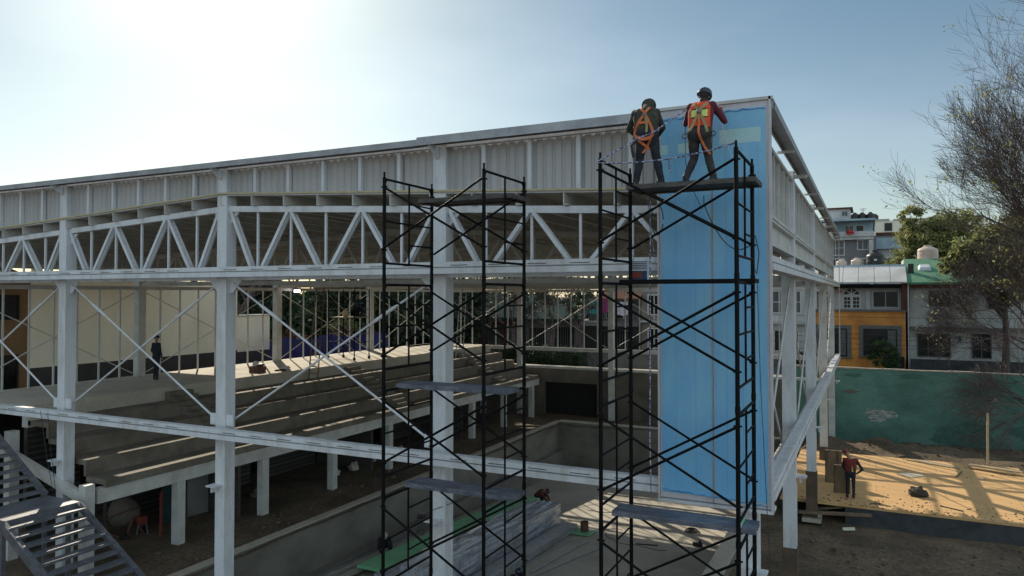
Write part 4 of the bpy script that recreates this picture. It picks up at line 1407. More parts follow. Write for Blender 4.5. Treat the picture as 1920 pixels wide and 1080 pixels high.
# small clutter under the stand
random.seed(3)
for k, (x, y) in enumerate(((-22.4, 27.1), (-22.2, 28.2), (-22.9, 22.7), (-22.2, 32.2), (-22.7, 36.3))):
    o = MB().ball((x, y, -3.25), .25, .2, .24, 10, 7, jit=.6, seed=k).build('sack', ['greyr', 'concl', 'conc', 'concl', 'greyr'][k])
    tag(o, ['pale sack nearest the middle columns under the stand', 'second pale sack a step behind the first under the stand', 'grey sack in the near bay under the stand', 'lone sack deep in the shade under the stand', 'farthest sack in the shade under the stand'][k], 'sack')
bk = MB().lathe((-22.3, 29.9, -3.4), [(.12, 0), (.15, .35), (.16, .36)], 12)
tag(bk.build('bucket', 'sign', smooth=True), 'white bucket between columns under the stand', 'bucket')

# ================================================================= materials stacked in the pool pit
FZ = pf
def slab(name, m, x0, x1, y0, y1, h0, h1, label, c, parent=None, grp=None, skew=0):
    """a long flat thing lying along the sloping floor"""
    mb = MB()
    vs = []
    for (y, s_) in ((y0, 0), (y1, skew)):
        z = FZ(y)
        vs += [(x0 + s_, y, z + h0), (x1 + s_, y, z + h0), (x1 + s_, y, z + h1), (x0 + s_, y, z + h1)]
    mb.add(vs, [(0, 1, 2, 3), (7, 6, 5, 4), (0, 4, 5, 1), (1, 5, 6, 2), (2, 6, 7, 3), (3, 7, 4, 0)])
    o = mb.build(name, m, parent)
    if c:
        tag(o, label, c, grp)
    return o
g0 = slab('sheet_stack', 'gsheet', -16.75, -15.35, 21.5, 34.7, .3, .42, 'long stack of bright green roofing sheets left of the wrapped bundle', 'sheets')
for y in (22.5, 26, 30, 34):
    MB().box(-16.7, -15.4, y, y + .12, FZ(y) - .01, FZ(y) + .3).build('batten', 'wood', g0)
slab('sheet', 'gsheet', -12.9, -11.2, 30.6, 31.6, .04, .08, 'green sheet end sticking out past the grey panel stack', 'sheet')
wr = thing('wrapped_bundle', 'long bundle of panels wrapped in crinkled clear plastic', 'bundle', (-14.1, 27, FZ(27)))
def crumple(x0, x1, y0, y1, h0, h1, amp, seed):
    mb = MB()
    nx, ny, nz = 14, 90, 8
    def pt(a, b, c):
        y = y0 + (y1 - y0) * b
        x = x0 + (x1 - x0) * a
        z = FZ(y) + h0 + (h1 - h0) * c
        n_ = noise.noise(Vector((x * 3.6, y * .35, z * 5 + seed))) + .35 * noise.noise(Vector((x * 9, y * 1.4, z * 12 + seed)))
        d = Vector((a - .5, 0, (c - .5))).normalized() if (abs(a - .5) + abs(c - .5)) > 0 else Vector((0, 0, 1))
        return Vector((x, y, z)) + d * n_ * amp
    ring = [(i / nx, 0) for i in range(nx)] + [(1, i / nz) for i in range(nz)] + [(1 - i / nx, 1) for i in range(nx)] + [(0, 1 - i / nz) for i in range(nz)]
    R_ = len(ring)
    for j in range(ny + 1):
        for a, c in ring:
            mb.v.append(tuple(pt(a, j / ny, c)))
    for j in range(ny):
        for i in range(R_):
            i2 = (i + 1) % R_
            mb.f.append((j * R_ + i, j * R_ + i2, (j + 1) * R_ + i2, (j + 1) * R_ + i))
            mb.m.append(0)
    mb.f.append(tuple(range(R_)))
    mb.f.append(tuple(range((ny + 1) * R_ - 1, ny * R_ - 1, -1)))
    mb.m += [0, 0]
    return mb
crumple(-14.2, -12.95, 20.5, 31.6, .06, 1.08, .06, 1).build('tall_pack', 'wrap', wr)
crumple(-15.25, -14.2, 20.5, 33.0, .06, .62, .10, 5).build('low_pack', 'wrap', wr)
slab('panel_stack', 'galv', -12.7, -12.0, 21.5, 31.3, .08, .34, 'flat stack of long grey metal panels right of the wrapped bundle', 'panels')
for k, (xa, ya, xb, yb) in enumerate(((-12.05, 30.0, -12.6, 25.2), (-11.7, 29.7, -12.0, 25.5), (-11.0, 29.9, -11.4, 25.0), (-10.2, 29.3, -11.2, 24.6))):
    o = MB().bar((xa, ya, FZ(ya) + .04), (xb, yb, FZ(yb) + .04), .09, .05).build('steel_strip', 'galv')
    tag(o, ['thin steel strip lying nearest the grey panel stack', 'second thin steel strip from the grey panel stack', 'third thin steel strip from the grey panel stack', 'rightmost thin steel strip on the pit floor'][k], 'steel strip', 'thin steel strips on the pit floor')
for k in range(4):
    slab('steel_profile', 'concl' if k % 2 else 'galv', -17.75 + k * .28, -17.55 + k * .28, 20.5, 27.2 - k * .5, .05 + .02 * k, .14 + .03 * k, ['leftmost', 'second', 'third', 'rightmost'][k] + ' pale long profile beside the pool wall ledge', 'steel profile', grp='pale profiles by the pool wall')
bk = thing('paint_drum', 'rusty brown open drum standing on the pit floor beside the green sheet', 'drum', (-11.6, 31.15, FZ(31.15)))
mb = MB()
z = FZ(31.15)
mb.lathe((-11.6, 31.15, z), [(.18, 0), (.18, .2), (.187, .21), (.187, .23), (.18, .24), (.18, .5), (.19, .52), (.17, .52), (.165, .3), (.01, .3)], 16)
mb.build('body', 'rust', bk, smooth=False)
random.seed(9)
for k, (x, y, L_) in enumerate(((-8.6, 33.5, 2.2), (-7.6, 30.6, 2.6), (-9.3, 35.2, 1.8))):
    pts = []
    a = random.random() * 6
    for q in range(26):
        a += random.uniform(-.7, .7)
        x += math.cos(a) * L_ / 12
        y += math.sin(a) * L_ / 12
        pts.append((min(-5, x), y, FZ(y) + .012))
    rope(pts, ['loose black cable snaking over the sunlit pit floor', 'loose black cable on the shaded pit floor near the right wall', 'faint thin cable behind on the pit floor'][k], 'cable', .012, 'cable', 'cable')
o = MB().tube([(-7.4 + .35 * math.cos(t * .7) * (1 - t / 90), 33.9 + .35 * math.sin(t * .7) * (1 - t / 90), FZ(33.9) + .03 + t * .003) for t in range(45)], .016, 5).build('cable_coil', 'cable')
tag(o, 'round coil of black cable lying in the sunlit patch of the pit', 'cable coil')
o = MB().box(-6.9, -6.5, 31.7, 31.85, FZ(31.7), FZ(31.7) + .14).box(-6.62, -6.52, 31.6, 31.7, FZ(31.7), FZ(31.7) + .3).build('power_drill', 'tankb')
tag(o, 'black power tool left on the pit floor near the right wall', 'power tool')
o = MB().bar((-9.1, 30.7, FZ(31) + .03), (-8.2, 30.9, FZ(31) + .03), .06, .04).build('steel_bar', 'tankb')
tag(o, 'short dark steel bar on the shaded pit floor', 'bar')

# ================================================================= timber platform at the right
pl = thing('timber_platform', 'sunlit timber boarded platform beside the green wall', 'platform', (1.2, 35.2, -3.6))
MB().box(-3.2, 6.0, 30.3, 40.1, -2.95, -2.87).build('boards', 'boards', pl)
MB().box(-.9, 5.95, 30.33, 30.4, -3.75, -2.955).box(-3.2, 5.95, 40.0, 40.07, -3.75, -2.955).box(5.9, 5.97, 30.41, 39.99, -3.75, -2.955).box(-3.2, -3.13, 31.0, 39.99, -3.75, -2.955).build('side_boards', 'darkside', pl)  # side faces coloured dark for the shadow that falls on them
def ontop(o, label, c, g=None):
    return tag(o, label, c, g)
ontop(MB().ball((1.64, 32.8, -2.72), .34, .26, .22, 12, 8, jit=.5).build('rock', 'rock'), 'dark lump of rubble lying on the sunlit boards', 'rock')
def sheet4(pts, th, name, m, label, c, g=None):
    z = -2.87
    mb = MB().prism(pts, z + .004, z + th, 'xy')
    return tag(mb.build(name, m), label, c, g)
sheet4([(1.0, 36.3), (1.55, 35.9), (2.1, 36.6), (1.4, 36.9)], .03, 'plywood_offcut', 'concl', 'pale square plywood offcut in the middle of the platform', 'plywood')
sheet4([(1.5, 39.6), (3.6, 38.6), (3.6, 38.9), (2.3, 39.9)], .05, 'plywood_offcut', 'ply', 'long pale plywood offcut at the far side of the platform', 'plywood')
tag(MB().bar((4.0, 39.3, -2.75), (5.9, 38.4, -2.7), .32, .06).build('plank', 'ply'), 'tan plank lying raised on the far right corner of the platform', 'plank')
tag(MB().bar((4.1, 39.0, -2.84), (5.6, 38.3, -2.84), .2, .05).build('plank', 'wood'), 'dark plank under the tan one at the far right corner', 'plank')
tag(MB().bar((3.3, 36.9, -2.84), (3.6, 37.9, -2.80), .05, .05).build('wood_stick', 'wood'), 'short thin stick lying on the boards toward the far right', 'stick')
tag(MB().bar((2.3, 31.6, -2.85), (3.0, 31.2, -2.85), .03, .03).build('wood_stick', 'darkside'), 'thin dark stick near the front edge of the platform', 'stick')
tag(MB().bar((4.78, 39.7, -3.5), (4.8, 39.7, -.4), .09, .09).build('timber_post', 'ply'), 'upright pale timber post standing behind the platform', 'post')
for k, (x, y, w, h, m) in enumerate(((-1.75, 33.6, .65, 1.35, 'wood'), (-1.35, 32.0, .6, 1.1, 'wood'))):
    o = MB().box(x, x + w, y, y + .08, -2.87, -2.87 + h).box(x + .05, x + .12, y - .06, y, -2.87, -2.87 + h).box(x + w - .12, x + w - .05, y - .06, y, -2.87, -2.87 + h).build('formwork_panel', m)
    tag(o, ['taller upright formwork panel behind the red vested worker', 'shorter upright formwork panel right beside the red vested worker'][k], 'formwork')
tag(MB().bar((-2.0, 30.5, -3.2), (.3, 30.9, -2.86), .22, .08).build('plank', 'wood'), 'rough plank sloping over the front edge at the worker\'s feet', 'plank')
tag(MB().bar((-2.5, 29.6, -3.15), (.0, 30.1, -3.1), .25, .07).build('plank', 'wood'), 'lower rough plank over the trench in front of the platform', 'plank')
tag(MB().bar((-.95, 29.3, -3.5), (-.55, 29.35, -3.45), .1, .08).build('brick', 'cream'), 'small pale brick in the trench before the platform', 'brick')
random.seed(12)
mb = MB()
for k in range(260):
    x, y = random.uniform(-2.5, 5.5), random.uniform(30.5, 39.8)
    if random.random() < .85:
        y = 30.3 + abs(random.gauss(0, .8))
    s_ = random.uniform(.012, .04)
    mb.ball((x, y, -2.87 + s_ * .3), s_, s_, s_ * .5, 6, 4, jit=.5, seed=k)
struct(mb.build('dirt_crumbs', 'dirt', origin=(1, 35, -2.87)), 'stuff')
tag(MB().box(2.6, 4.4, 21.9, 22.8, -3.62, -3.5).build('board_sheet', 'bluew'), 'pale blue sheet lying on the dirt at the lower right corner', 'sheet')

bpy.data.scenes.remove(TS)
# ================================================================= walls around the site
gw = thing('green_wall', 'long green painted boundary wall with a white smear behind the timber platform', 'wall', (12, 48.2, -3.6))
MB().box(-4.1, 46, 47.9, 48.15, -3.75, .62).build('wall_face', 'green', gw)
mb = MB()
random.seed(2)
x = -4.1
while x < 46:
    w = random.uniform(.5, 1.6)
    mb.box(x, x + w - .02, 47.86, 48.2, .62, .68 + random.uniform(0, .035))
    x += w
mb.build('coping', 'greenc', gw)
mb = MB()
random.seed(5)
pts = []
for k in range(40):
    a = 2 * PI * k / 40
    r = 1 + .22 * math.sin(3 * a + 1) + random.uniform(-.12, .12)
    pts.append((.45 + .78 * r * math.cos(a), -2.0 + .36 * r * math.sin(a)))
mb.prism(pts, 47.893, 47.899, 'xz')
mb.build('paint_smear', 'whitew', gw)
mb = MB()
pts = [(-1.1 + .5 * math.cos(a) * (1 + .3 * math.sin(5 * a)), -.72 + .1 * math.sin(a) * (1 + .3 * math.cos(4 * a))) for a in [2 * PI * k / 20 for k in range(20)]]
mb.prism(pts, 47.893, 47.899, 'xz')
mb.build('wall_scar', 'retain', gw)
for (cx_, cz_, rx_, rz_, sd) in ((4.6, -2.9, 1.5, .7, 3), (-.9, .25, .5, .12, 4), (8.5, -2.5, 1.8, .5, 6), (2.2, .3, .8, .15, 8)):
    rr_ = random.Random(sd)
    pts = [(cx_ + rx_ * math.cos(2 * PI * k / 36) * (1 + .15 * math.sin(5 * k / 6 + sd) + rr_.uniform(-.08, .08)), cz_ + rz_ * math.sin(2 * PI * k / 36) * (1 + .2 * math.cos(k / 2 + sd) + rr_.uniform(-.08, .08))) for k in range(36)]
    MB().prism(pts, 47.891 , 47.897, 'xz').build('dark_patch', 'dgreen', gw)  # darker green patches laid on the wall face

cw = thing('cream_wall', 'tall cream rendered wall of the neighbouring plot, dark along its foot', 'wall', (-36.3, 29, -.35))
MB().box(-36.5, -36, 21.3, 34.0, 1.5, 5.72).box(-36.5, -36, 34.0, 36.8, 1.38, 3.66).build('wall_face', 'cream', cw)
MB().box(-36.5, -35.97, 21.3, 36.82, -.5, 1.38).box(-36.5, -35.97, 21.3, 34, 1.38, 1.5).build('dark_foot', 'creamd', cw)
MB().box(-36.55, -35.94, 21.3, 34.05, 5.72, 5.80).box(-36.55, -35.94, 34.05, 36.85, 3.66, 3.72).build('coping', 'whiter', cw)

mb = MB().box(-36.5, -32.2, 15.5, 29.5, 6.75, 6.95).box(-32.4, -32.2, 15.5, 29.5, 6.95, 7.95).box(-36.5, -32.4, 29.3, 29.5, 6.95, 7.95)  # unseen canopy added to keep sun off the top step
mb.build('shade_canopy', 'whiter', cw)
for y in (21.6, 25.3, 29.0):
    MB().box(-36.35, -36.15, y - .1, y + .1, 5.8, 6.75).build('shade_canopy_pier', 'cream', cw)  # piers made up to carry the added canopy

ob = thing('ochre_building', 'brown ochre building with barrel vaulted roofs at the far left', 'building', (-41, 15, -.35))
MB().box(-46, -36.0, 4, 21.28, -.4, 5.6).build('wall', 'ochre', ob)
for k in range(5):
    y = 19.6 - k * 3.1
    pts = [(y - 1.5, 5.6)] + [(y + 1.5 * math.cos(math.radians(a)), 5.6 + .75 * math.sin(math.radians(a))) for a in range(180, -1, -15)]
    MB().prism(pts, -46, -36.02, 'yz').build('vault', 'ochre', ob)
def win(par, x0, x1, z0, z1, y, cols=2, rows=1, fr='frame', gl='glass', t=.06, name='window'):
    """window on a wall that faces -Y; its glass sits behind a proud frame"""
    mb = MB().box(x0, x1, y - .07, y + .02, z0, z0 + t).box(x0, x1, y - .07, y + .02, z1 - t, z1)
    mb.box(x0, x0 + t, y - .07, y + .02, z0 + t, z1 - t).box(x1 - t, x1, y - .07, y + .02, z0 + t, z1 - t)
    for k in range(1, cols):
        x = x0 + (x1 - x0) * k / cols
        mb.box(x - t * .35, x + t * .35, y - .05, y + .01, z0 + t, z1 - t)
    for k in range(1, rows):
        z = z0 + (z1 - z0) * k / rows
        mb.box(x0 + t, x1 - t, y - .045, y + .008, z - t * .3, z + t * .3)
    w = mb.build(name, fr, par)
    MB().box(x0 + t, x1 - t, y - .015, y - .004, z0 + t, z1 - t).build('pane', gl, w)
    return w
def winx(par, X, y0, y1, z0, z1, fr='dark'):
    mb = MB().box(X - .02, X + .06, y0, y1, z0, z0 + .07).box(X - .02, X + .06, y0, y1, z1 - .07, z1)
    mb.box(X - .02, X + .06, y0, y0 + .07, z0, z1).box(X - .02, X + .06, y1 - .07, y1, z0, z1).box(X - .02, X + .05, (y0 + y1) / 2 - .03, (y0 + y1) / 2 + .03, z0, z1)
    w = mb.build('window', fr, par)
    MB().box(X + .004, X + .015, y0 + .07, y1 - .07, z0 + .07, z1 - .07).build('pane', 'glass', w)
winx(ob, -36.0, 18.6, 20.75, 3.85, 5.0)
winx(ob, -36.0, 18.6, 20.75, .5, 2.2)
winx(ob, -36.0, 13.6, 15.75, 3.85, 5.0)

tp = thing('tarp_fence', 'blue tarpaulin hung as a fence along the far side of the top step', 'tarpaulin', (-34, 41, -.35))
mb = MB()
n_ = 70
for k in range(n_ + 1):
    y = 34.8 + 12.6 * k / n_
    wv = .12 * math.sin(k * .9) + .08 * noise.noise(Vector((k * .31, 0, 0)))
    top = 2.15 + .12 * math.sin(k * .25) - .008 * abs(k % 18 - 9)
    for q in range(5):
        mb.v.append((-34 + wv * (1 - .5 * q / 4), y, .2 + (top - .2) * q / 4))
    for q in range(5):
        mb.v.append((-33.97 + wv * (1 - .5 * q / 4), y, .2 + (top - .2) * q / 4))
for k in range(n_):
    for q in range(4):
        a = k * 10 + q
        mb.f += [(a, a + 10, a + 11, a + 1), (a + 5, a + 6, a + 16, a + 15)]
        mb.m += [0, 0]
mb.build('tarpaulin', 'tarp', tp, smooth=True)
for k in range(5):
    MB().box(-34.12, -34.05, 35 + k * 3, 35.07 + k * 3, -.35, 2.2).build('post', 'wood', tp)

# ================================================================= houses behind the green wall
G0 = -.35
h = thing('orange_house', 'orange rendered two storey house with a white upper floor and arched doors', 'house', (-.7, 63, G0))
MB().box(-3.75, 2.3, 60, 68, G0, 3.78).build('ground_floor_wall', 'orange', h)
MB().box(-3.75, 2.3, 61.2, 68, 3.78, 5.75).box(-3.75, -3.6, 60, 61.2, 3.9, 5.75).build('upper_floor_wall', 'whiter', h)
MB().box(2.1, 2.45, 59.9, 61.2, 3.9, 6.0).build('side_pier', 'tile', h)
MB().box(-3.85, 2.4, 59.85, 61.2, 3.78, 3.9).build('balcony_slab', 'stonef', h)
mb = MB()
for k in range(6):
    a, b = -3.9 + k * 1.06, -3.9 + (k + 1) * 1.06 - .03
    mb.add([(a, 59.5, 5.85), (b, 59.5, 5.85), (b, 62.6, 7.12), (a, 62.6, 7.12), (a, 59.5, 5.95), (b, 59.5, 5.95), (b, 62.6, 7.22), (a, 62.6, 7.22)],
           [(0, 3, 2, 1), (4, 5, 6, 7), (0, 1, 5, 4), (1, 2, 6, 5), (2, 3, 7, 6), (3, 0, 4, 7)])
mb.build('roof', 'whiter', h)
MB().box(-3.9, 2.4, 62.6, 69, 7.0, 7.2).box(-3.9, 2.4, 62.58, 62.75, 7.2, 7.32).build('flat_roof', 'bluew', h)
MB().box(-.25, .05, 61.0, 61.2, 3.9, 5.75).build('pier', 'whiter', h)
MB().box(-3.6, 2.1, 60.2, 61.18, 5.5, 5.8).build('eave_shade', 'dark', h)  # near-black strip painted in for the shade under the eave
win(h, -2.35 + 2.55, 1.95, 4.05, 5.3, 61.2, 2)
ad = thing
mb = MB()
cx, cz, R_ = -1.22, 4.95, .62
arch = [(cx + R_ * math.cos(math.radians(a)), cz + R_ * math.sin(math.radians(a))) for a in range(0, 181, 15)]
pts = [(cx - R_, 3.95)] + arch[::-1] + [(cx + R_, 3.95)]
d0 = MB().prism(pts, 61.15, 61.19, 'xz').build('arched_door', 'frame', h)
mb = MB()
for a0, a1 in ((4, 42), (48, 86), (94, 132), (138, 176)):
    q = [(cx + .12 * math.cos(math.radians((a0 + a1) / 2)), cz + .06 + .12 * math.sin(math.radians((a0 + a1) / 2)))]
    q += [(cx + .54 * math.cos(math.radians(a)), cz + .04 + .5 * math.sin(math.radians(a))) for a in (a0, (a0 + a1) / 2, a1)]
    mb.prism(q, 61.138, 61.147, 'xz')
for s_ in (-1, 1):
    for i in range(2):
        for j in range(3):
            x = cx + s_ * (.1 + i * .23)
            mb.box(min(x, x + s_ * .19), max(x, x + s_ * .19), 61.138, 61.147, 4.04 + j * .28, 4.04 + j * .28 + .23)
mb.build('pane', 'glass', d0)
d1 = d0.copy(); COL.objects.link(d1); d1.parent = h; d1.location.x -= 2.05
for ch_ in [c for c in bpy.data.objects if c.parent == d0]:
    c2 = ch_.copy(); COL.objects.link(c2); c2.parent = d1
MB().prism([(-2.15, 5.3), (-2.02, 5.38), (-1.93, 5.3), (-1.98, 5.16), (-2.05, 5.06), (-2.14, 5.15), (-2.28, 5.3), (-2.22, 5.38)][:6], 61.12, 61.18, 'xz').build('wall_ornament', 'red', h)
for x0, x1, z0, z1, g in ((-3.5, -1.52, .5, 2.5, 'glass'), (-.45, 1.78, .62, 2.52, 'glass')):
    mb = MB().box(x0 - .28, x1 + .28, 59.92, 60.0, z1, z1 + .25).box(x0 - .28, x0, 59.92, 60.0, z0 - .1, z1).box(x1, x1 + .28, 59.92, 60.0, z0 - .1, z1)
    mb.box(x0 - .34, x1 + .34, 59.86, 60.0, z0 - .2, z0 - .1)
    s1 = mb.build('window', 'stonef', h)
    MB().box(x0, x1, 59.96, 59.99, z0 - .1, z1).build('pane', g, s1)
    MB().box(x1 - .62, x1 - .1, 59.945, 59.955, z0, z1 - .1).build('curtain', 'curtain', s1)
MB().box(1.0, 2.2, 59.3, 60, G0, .55).build('porch_wall', 'dark', h)
MB().box(2.46, 2.55, 59.8, 59.9, G0, 5.9).build('downpipe', 'greyr', h)

def tank(x, y, z, r, hh, m, label, grp=None):
    mb = MB().lathe((x, y, z), [(r * .96, 0), (r, .04), (r, hh * .35), (r * 1.02, hh * .36), (r, hh * .4), (r, hh * .66), (r * .9, hh * .74), (r * .42, hh * .9), (r * .38, hh * .91), (r * .38, hh), (.01, hh)], 20)
    o = mb.build('water_tank', m, smooth=False)
    return tag(o, label, 'water tank', grp)
tank(-2.05, 66, 7.2, .40, .75, 'tankc', 'left of two small cream water tanks above the white roof')
tank(-.9, 66, 7.2, .45, .85, 'tankc', 'right one of two small cream water tanks, next to the big black tank')
o = tank(.45, 66, 7.2, .66, 1.42, 'tankb', 'big black water tank on the white roof of the orange house')
MB().box(.36, .56, 65.33, 65.35, 7.75, 7.88).build('sticker', 'sign', o)

h = thing('green_roof_house', 'grey white house with a sloping green coated roof', 'house', (6, 63, G0))
MB().box(2.6, 11.0, 60.4, 68, G0, 5.8).build('wall', 'greyr', h)
MB().add([(2.4, 59.7, 5.75), (11.4, 59.7, 5.75), (11.4, 64.3, 7.62), (2.4, 64.3, 7.62), (2.4, 59.7, 5.9), (11.4, 59.7, 5.9), (11.4, 64.3, 7.78), (2.4, 64.3, 7.78)],
         [(0, 3, 2, 1), (4, 5, 6, 7), (0, 1, 5, 4), (1, 2, 6, 5), (2, 3, 7, 6), (3, 0, 4, 7)]).build('roof', 'groof', h)
MB().box(2.4, 11.4, 64.31, 69, 7.4, 7.76).build('flat_roof', 'greyr', h)
MB().box(2.4, 11.3, 59.9, 60.3, 5.5, 5.74).build('fascia', 'tile', h)
MB().box(2.6, 11.0, 59.6, 60.38, 2.55, 2.72).build('canopy', 'stonef', h)
w = win(h, 3.8, 5.15, 4.2, 5.3, 60.4, 1, 9, 'stonef', 'glass', .05)
win(h, 3.05, 5.15, .55, 2.25, 60.4, 3, 1, 'stonef', 'glass', .06)
win(h, 6.4, 7.6, .55, 2.3, 60.4, 2, 1, 'stonef', 'glass', .06)
win(h, 7.4, 8.6, 4.0, 5.2, 60.4, 2, 1, 'stonef', 'glass', .06)
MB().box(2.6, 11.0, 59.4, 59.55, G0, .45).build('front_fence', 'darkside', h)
MB().box(3.62, 3.95, 59.96, 60.36, 1.6, 1.61)
MB().box(5.62, 5.78, 60.2, 60.38, 1.7, 2.0).build('wall_lamp', 'tankb', h)
MB().box(2.58, 2.95, 61.4, 61.7, 6.2, 7.3).build('chimney', 'tankb', h)
sk = MB().add([(3.25, 61.9, 6.75), (4.15, 61.9, 6.75), (4.15, 62.7, 7.1), (3.25, 62.7, 7.1), (3.4, 62.0, 7.05), (4.0, 62.0, 7.05), (4.0, 62.55, 7.28), (3.4, 62.55, 7.28)],
              [(0, 3, 2, 1), (4, 5, 6, 7), (0, 1, 5, 4), (1, 2, 6, 5), (2, 3, 7, 6), (3, 0, 4, 7)])
sk.build('skylight', 'sign', h)
tank(4.1, 65.2, 7.76, .72, 1.1, 'tankc', 'wide cream water tank on the green roofed house')

h = thing('white_house', 'white two storey house seen between the right hand columns', 'house', (-5.6, 63, G0))
MB().box(-7.9, -3.8, 60.3, 68, G0, 6.3).build('wall', 'whiter', h)
MB().box(-8.0, -3.78, 59.9, 60.3, 2.75, 2.95).build('ledge', 'greyr', h)
MB().box(-8.1, -3.78, 59.8, 68, 6.3, 6.5).build('roof', 'greyr', h)
win(h, -6.9, -4.7, 3.55, 5.35, 60.3, 3, 2, 'frame', 'curtain', .1)
win(h, -6.75, -4.9, .6, 2.3, 60.3, 2, 1, 'frame', 'glass', .08)
MB().box(-7.9, -3.8, 59.2, 59.35, G0, .35).build('garden_wall', 'stonef', h)

# row of houses at the back left, seen through the hall
h = thing('teal_roof_house', 'low dark house with a teal roof seen through the hall left of the back columns', 'house', (-32, 63, G0))
MB().box(-37, -28.6, 60, 67, G0, 2.9).build('wall', 'tile', h)
MB().add([(-37.4, 59.4, 2.75), (-28.4, 59.4, 2.75), (-28.4, 64, 4.9), (-37.4, 64, 4.9), (-37.4, 59.4, 2.95), (-28.4, 59.4, 2.95), (-28.4, 64, 5.1), (-37.4, 64, 5.1)],
         [(0, 3, 2, 1), (4, 5, 6, 7), (0, 1, 5, 4), (1, 2, 6, 5), (2, 3, 7, 6), (3, 0, 4, 7)]).build('roof', 'troof', h)
for x in (-36.2, -34.0, -31.8, -29.9):
    win(h, x, x + 1.2, .4, 2.2, 60, 2, 1, 'stonef', 'curtain')
h2 = thing('dark_roof_house', 'dark house with a long low roof and slatted gates behind the hedge', 'house', (-25.5, 63, G0))
MB().box(-28.2, -22.4, 60, 67, G0, 2.7).build('wall', 'stonef', h2)
MB().add([(-28.5, 59.3, 2.7), (-22.2, 59.3, 2.7), (-22.2, 64, 4.3), (-28.5, 64, 4.3), (-28.5, 59.3, 2.9), (-22.2, 59.3, 2.9), (-22.2, 64, 4.5), (-28.5, 64, 4.5)],
         [(0, 3, 2, 1), (4, 5, 6, 7), (0, 1, 5, 4), (1, 2, 6, 5), (2, 3, 7, 6), (3, 0, 4, 7)]).build('roof', 'troof', h2)
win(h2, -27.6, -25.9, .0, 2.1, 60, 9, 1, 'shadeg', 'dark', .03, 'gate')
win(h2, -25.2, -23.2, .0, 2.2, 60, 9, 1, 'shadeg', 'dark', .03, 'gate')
h3 = thing('balcony_house', 'house with a railed balcony and washing hung out, under a brown tiled roof', 'house', (-19.8, 63, G0))
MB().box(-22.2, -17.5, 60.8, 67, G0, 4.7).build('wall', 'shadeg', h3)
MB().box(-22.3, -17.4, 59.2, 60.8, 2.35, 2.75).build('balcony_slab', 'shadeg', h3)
mb = MB()
for k in range(5):
    mb.box(-22.2, -17.5, 59.25, 59.29, 2.95 + k * .17, 2.985 + k * .17)
for k in range(11):
    x = -22.2 + k * .465
    mb.box(x, x + .04, 59.23, 59.245, 2.75, 3.68)
mb.build('railing', 'tankb', h3)
MB().add([(-21.0, 59.3, 4.55), (-17.2, 59.3, 4.55), (-17.2, 62, 5.5), (-21.0, 62, 5.5), (-21.0, 59.3, 4.7), (-17.2, 59.3, 4.7), (-17.2, 62, 5.65), (-21.0, 62, 5.65)],
         [(0, 3, 2, 1), (4, 5, 6, 7), (0, 1, 5, 4), (1, 2, 6, 5), (2, 3, 7, 6), (3, 0, 4, 7)]).build('roof', 'tile', h3)
MB().box(-22.2, -17.5, 60.0, 60.1, G0, 2.35).build('ground_floor_front', 'tankb', h3)
win(h3, -20.9, -18.2, .0, 2.0, 60.0, 12, 1, 'stonef', 'dark', .05, 'gate')
win(h3, -20.6, -19.0, 2.9, 4.3, 60.8, 2, 1, 'frame', 'glass')
h4 = thing('tan_house', 'tan and grey house with white framed sash windows near the blue cladding', 'house', (-14.5, 63, G0))
MB().box(-17.3, -11.0, 60.2, 68, G0, 6.4).build('wall', 'tanr', h4)
MB().box(-17.35, -10.9, 59.9, 60.2, 2.7, 2.85).build('ledge', 'greyr', h4)
for z in (3.3, .5):
    for x in (-16.75, -14.0, -12.4):
        win(h4, x, x + 1.0, z, z + 1.75, 60.2, 1, 2, 'frame', 'glass', .1)
h5 = thing('pale_house', 'pale two storey house mostly hidden behind the blue cladding', 'house', (-9.5, 63, G0))
MB().box(-10.9, -8.1, 60.4, 68, G0, 5.6).build('wall', 'whiter', h5)
win(h5, -10.4, -8.8, 3.2, 4.9, 60.4, 2, 2)
def cloth(x, y, z0, z1, w, m, label):
    mb = MB()
    for k in range(9):
        xx = x + w * k / 8
        dy = .03 * math.sin(k * 1.7)
        mb.v += [(xx, y + dy, z0 + .04 * math.sin(k)), (xx, y + dy * .3, z1), (xx, y + dy + .015, z0 + .04 * math.sin(k)), (xx, y + dy * .3 + .015, z1)]
    for k in range(8):
        a = k * 4
        mb.f += [(a, a + 4, a + 5, a + 1), (a + 2, a + 3, a + 7, a + 6)]
        mb.m += [0, 0]
    tag(mb.build('washing', m), label, 'laundry')
cloth(-21.5, 59.12, 3.4, 4.5, .75, 'aqua', 'turquoise sheet hung on the balcony of the house behind the hall')
cloth(-20.7, 59.12, 3.5, 4.6, .8, 'pink', 'pink sheet hung on the balcony of the house behind the hall')
cloth(-18.6, 57.5, 3.35, 4.45, .95, 'wcloth', 'white cloth drying on a line before the tiled roof house')
o = MB().tube(cat((-20.2, 57.5, 4.5), (-16.8, 57.5, 4.5), .06), .012, 5).build('clothes_line', 'cable')
tag(o, 'clothes line with a white cloth pegged to it', 'clothes line')
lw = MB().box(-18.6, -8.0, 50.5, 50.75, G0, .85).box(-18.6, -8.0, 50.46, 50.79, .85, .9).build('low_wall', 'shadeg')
tag(lw, 'low white wall along the street behind the back girt', 'wall')

# a far mass of dark trees beyond the street, and the dark foot of the planting strip
WOOD = True
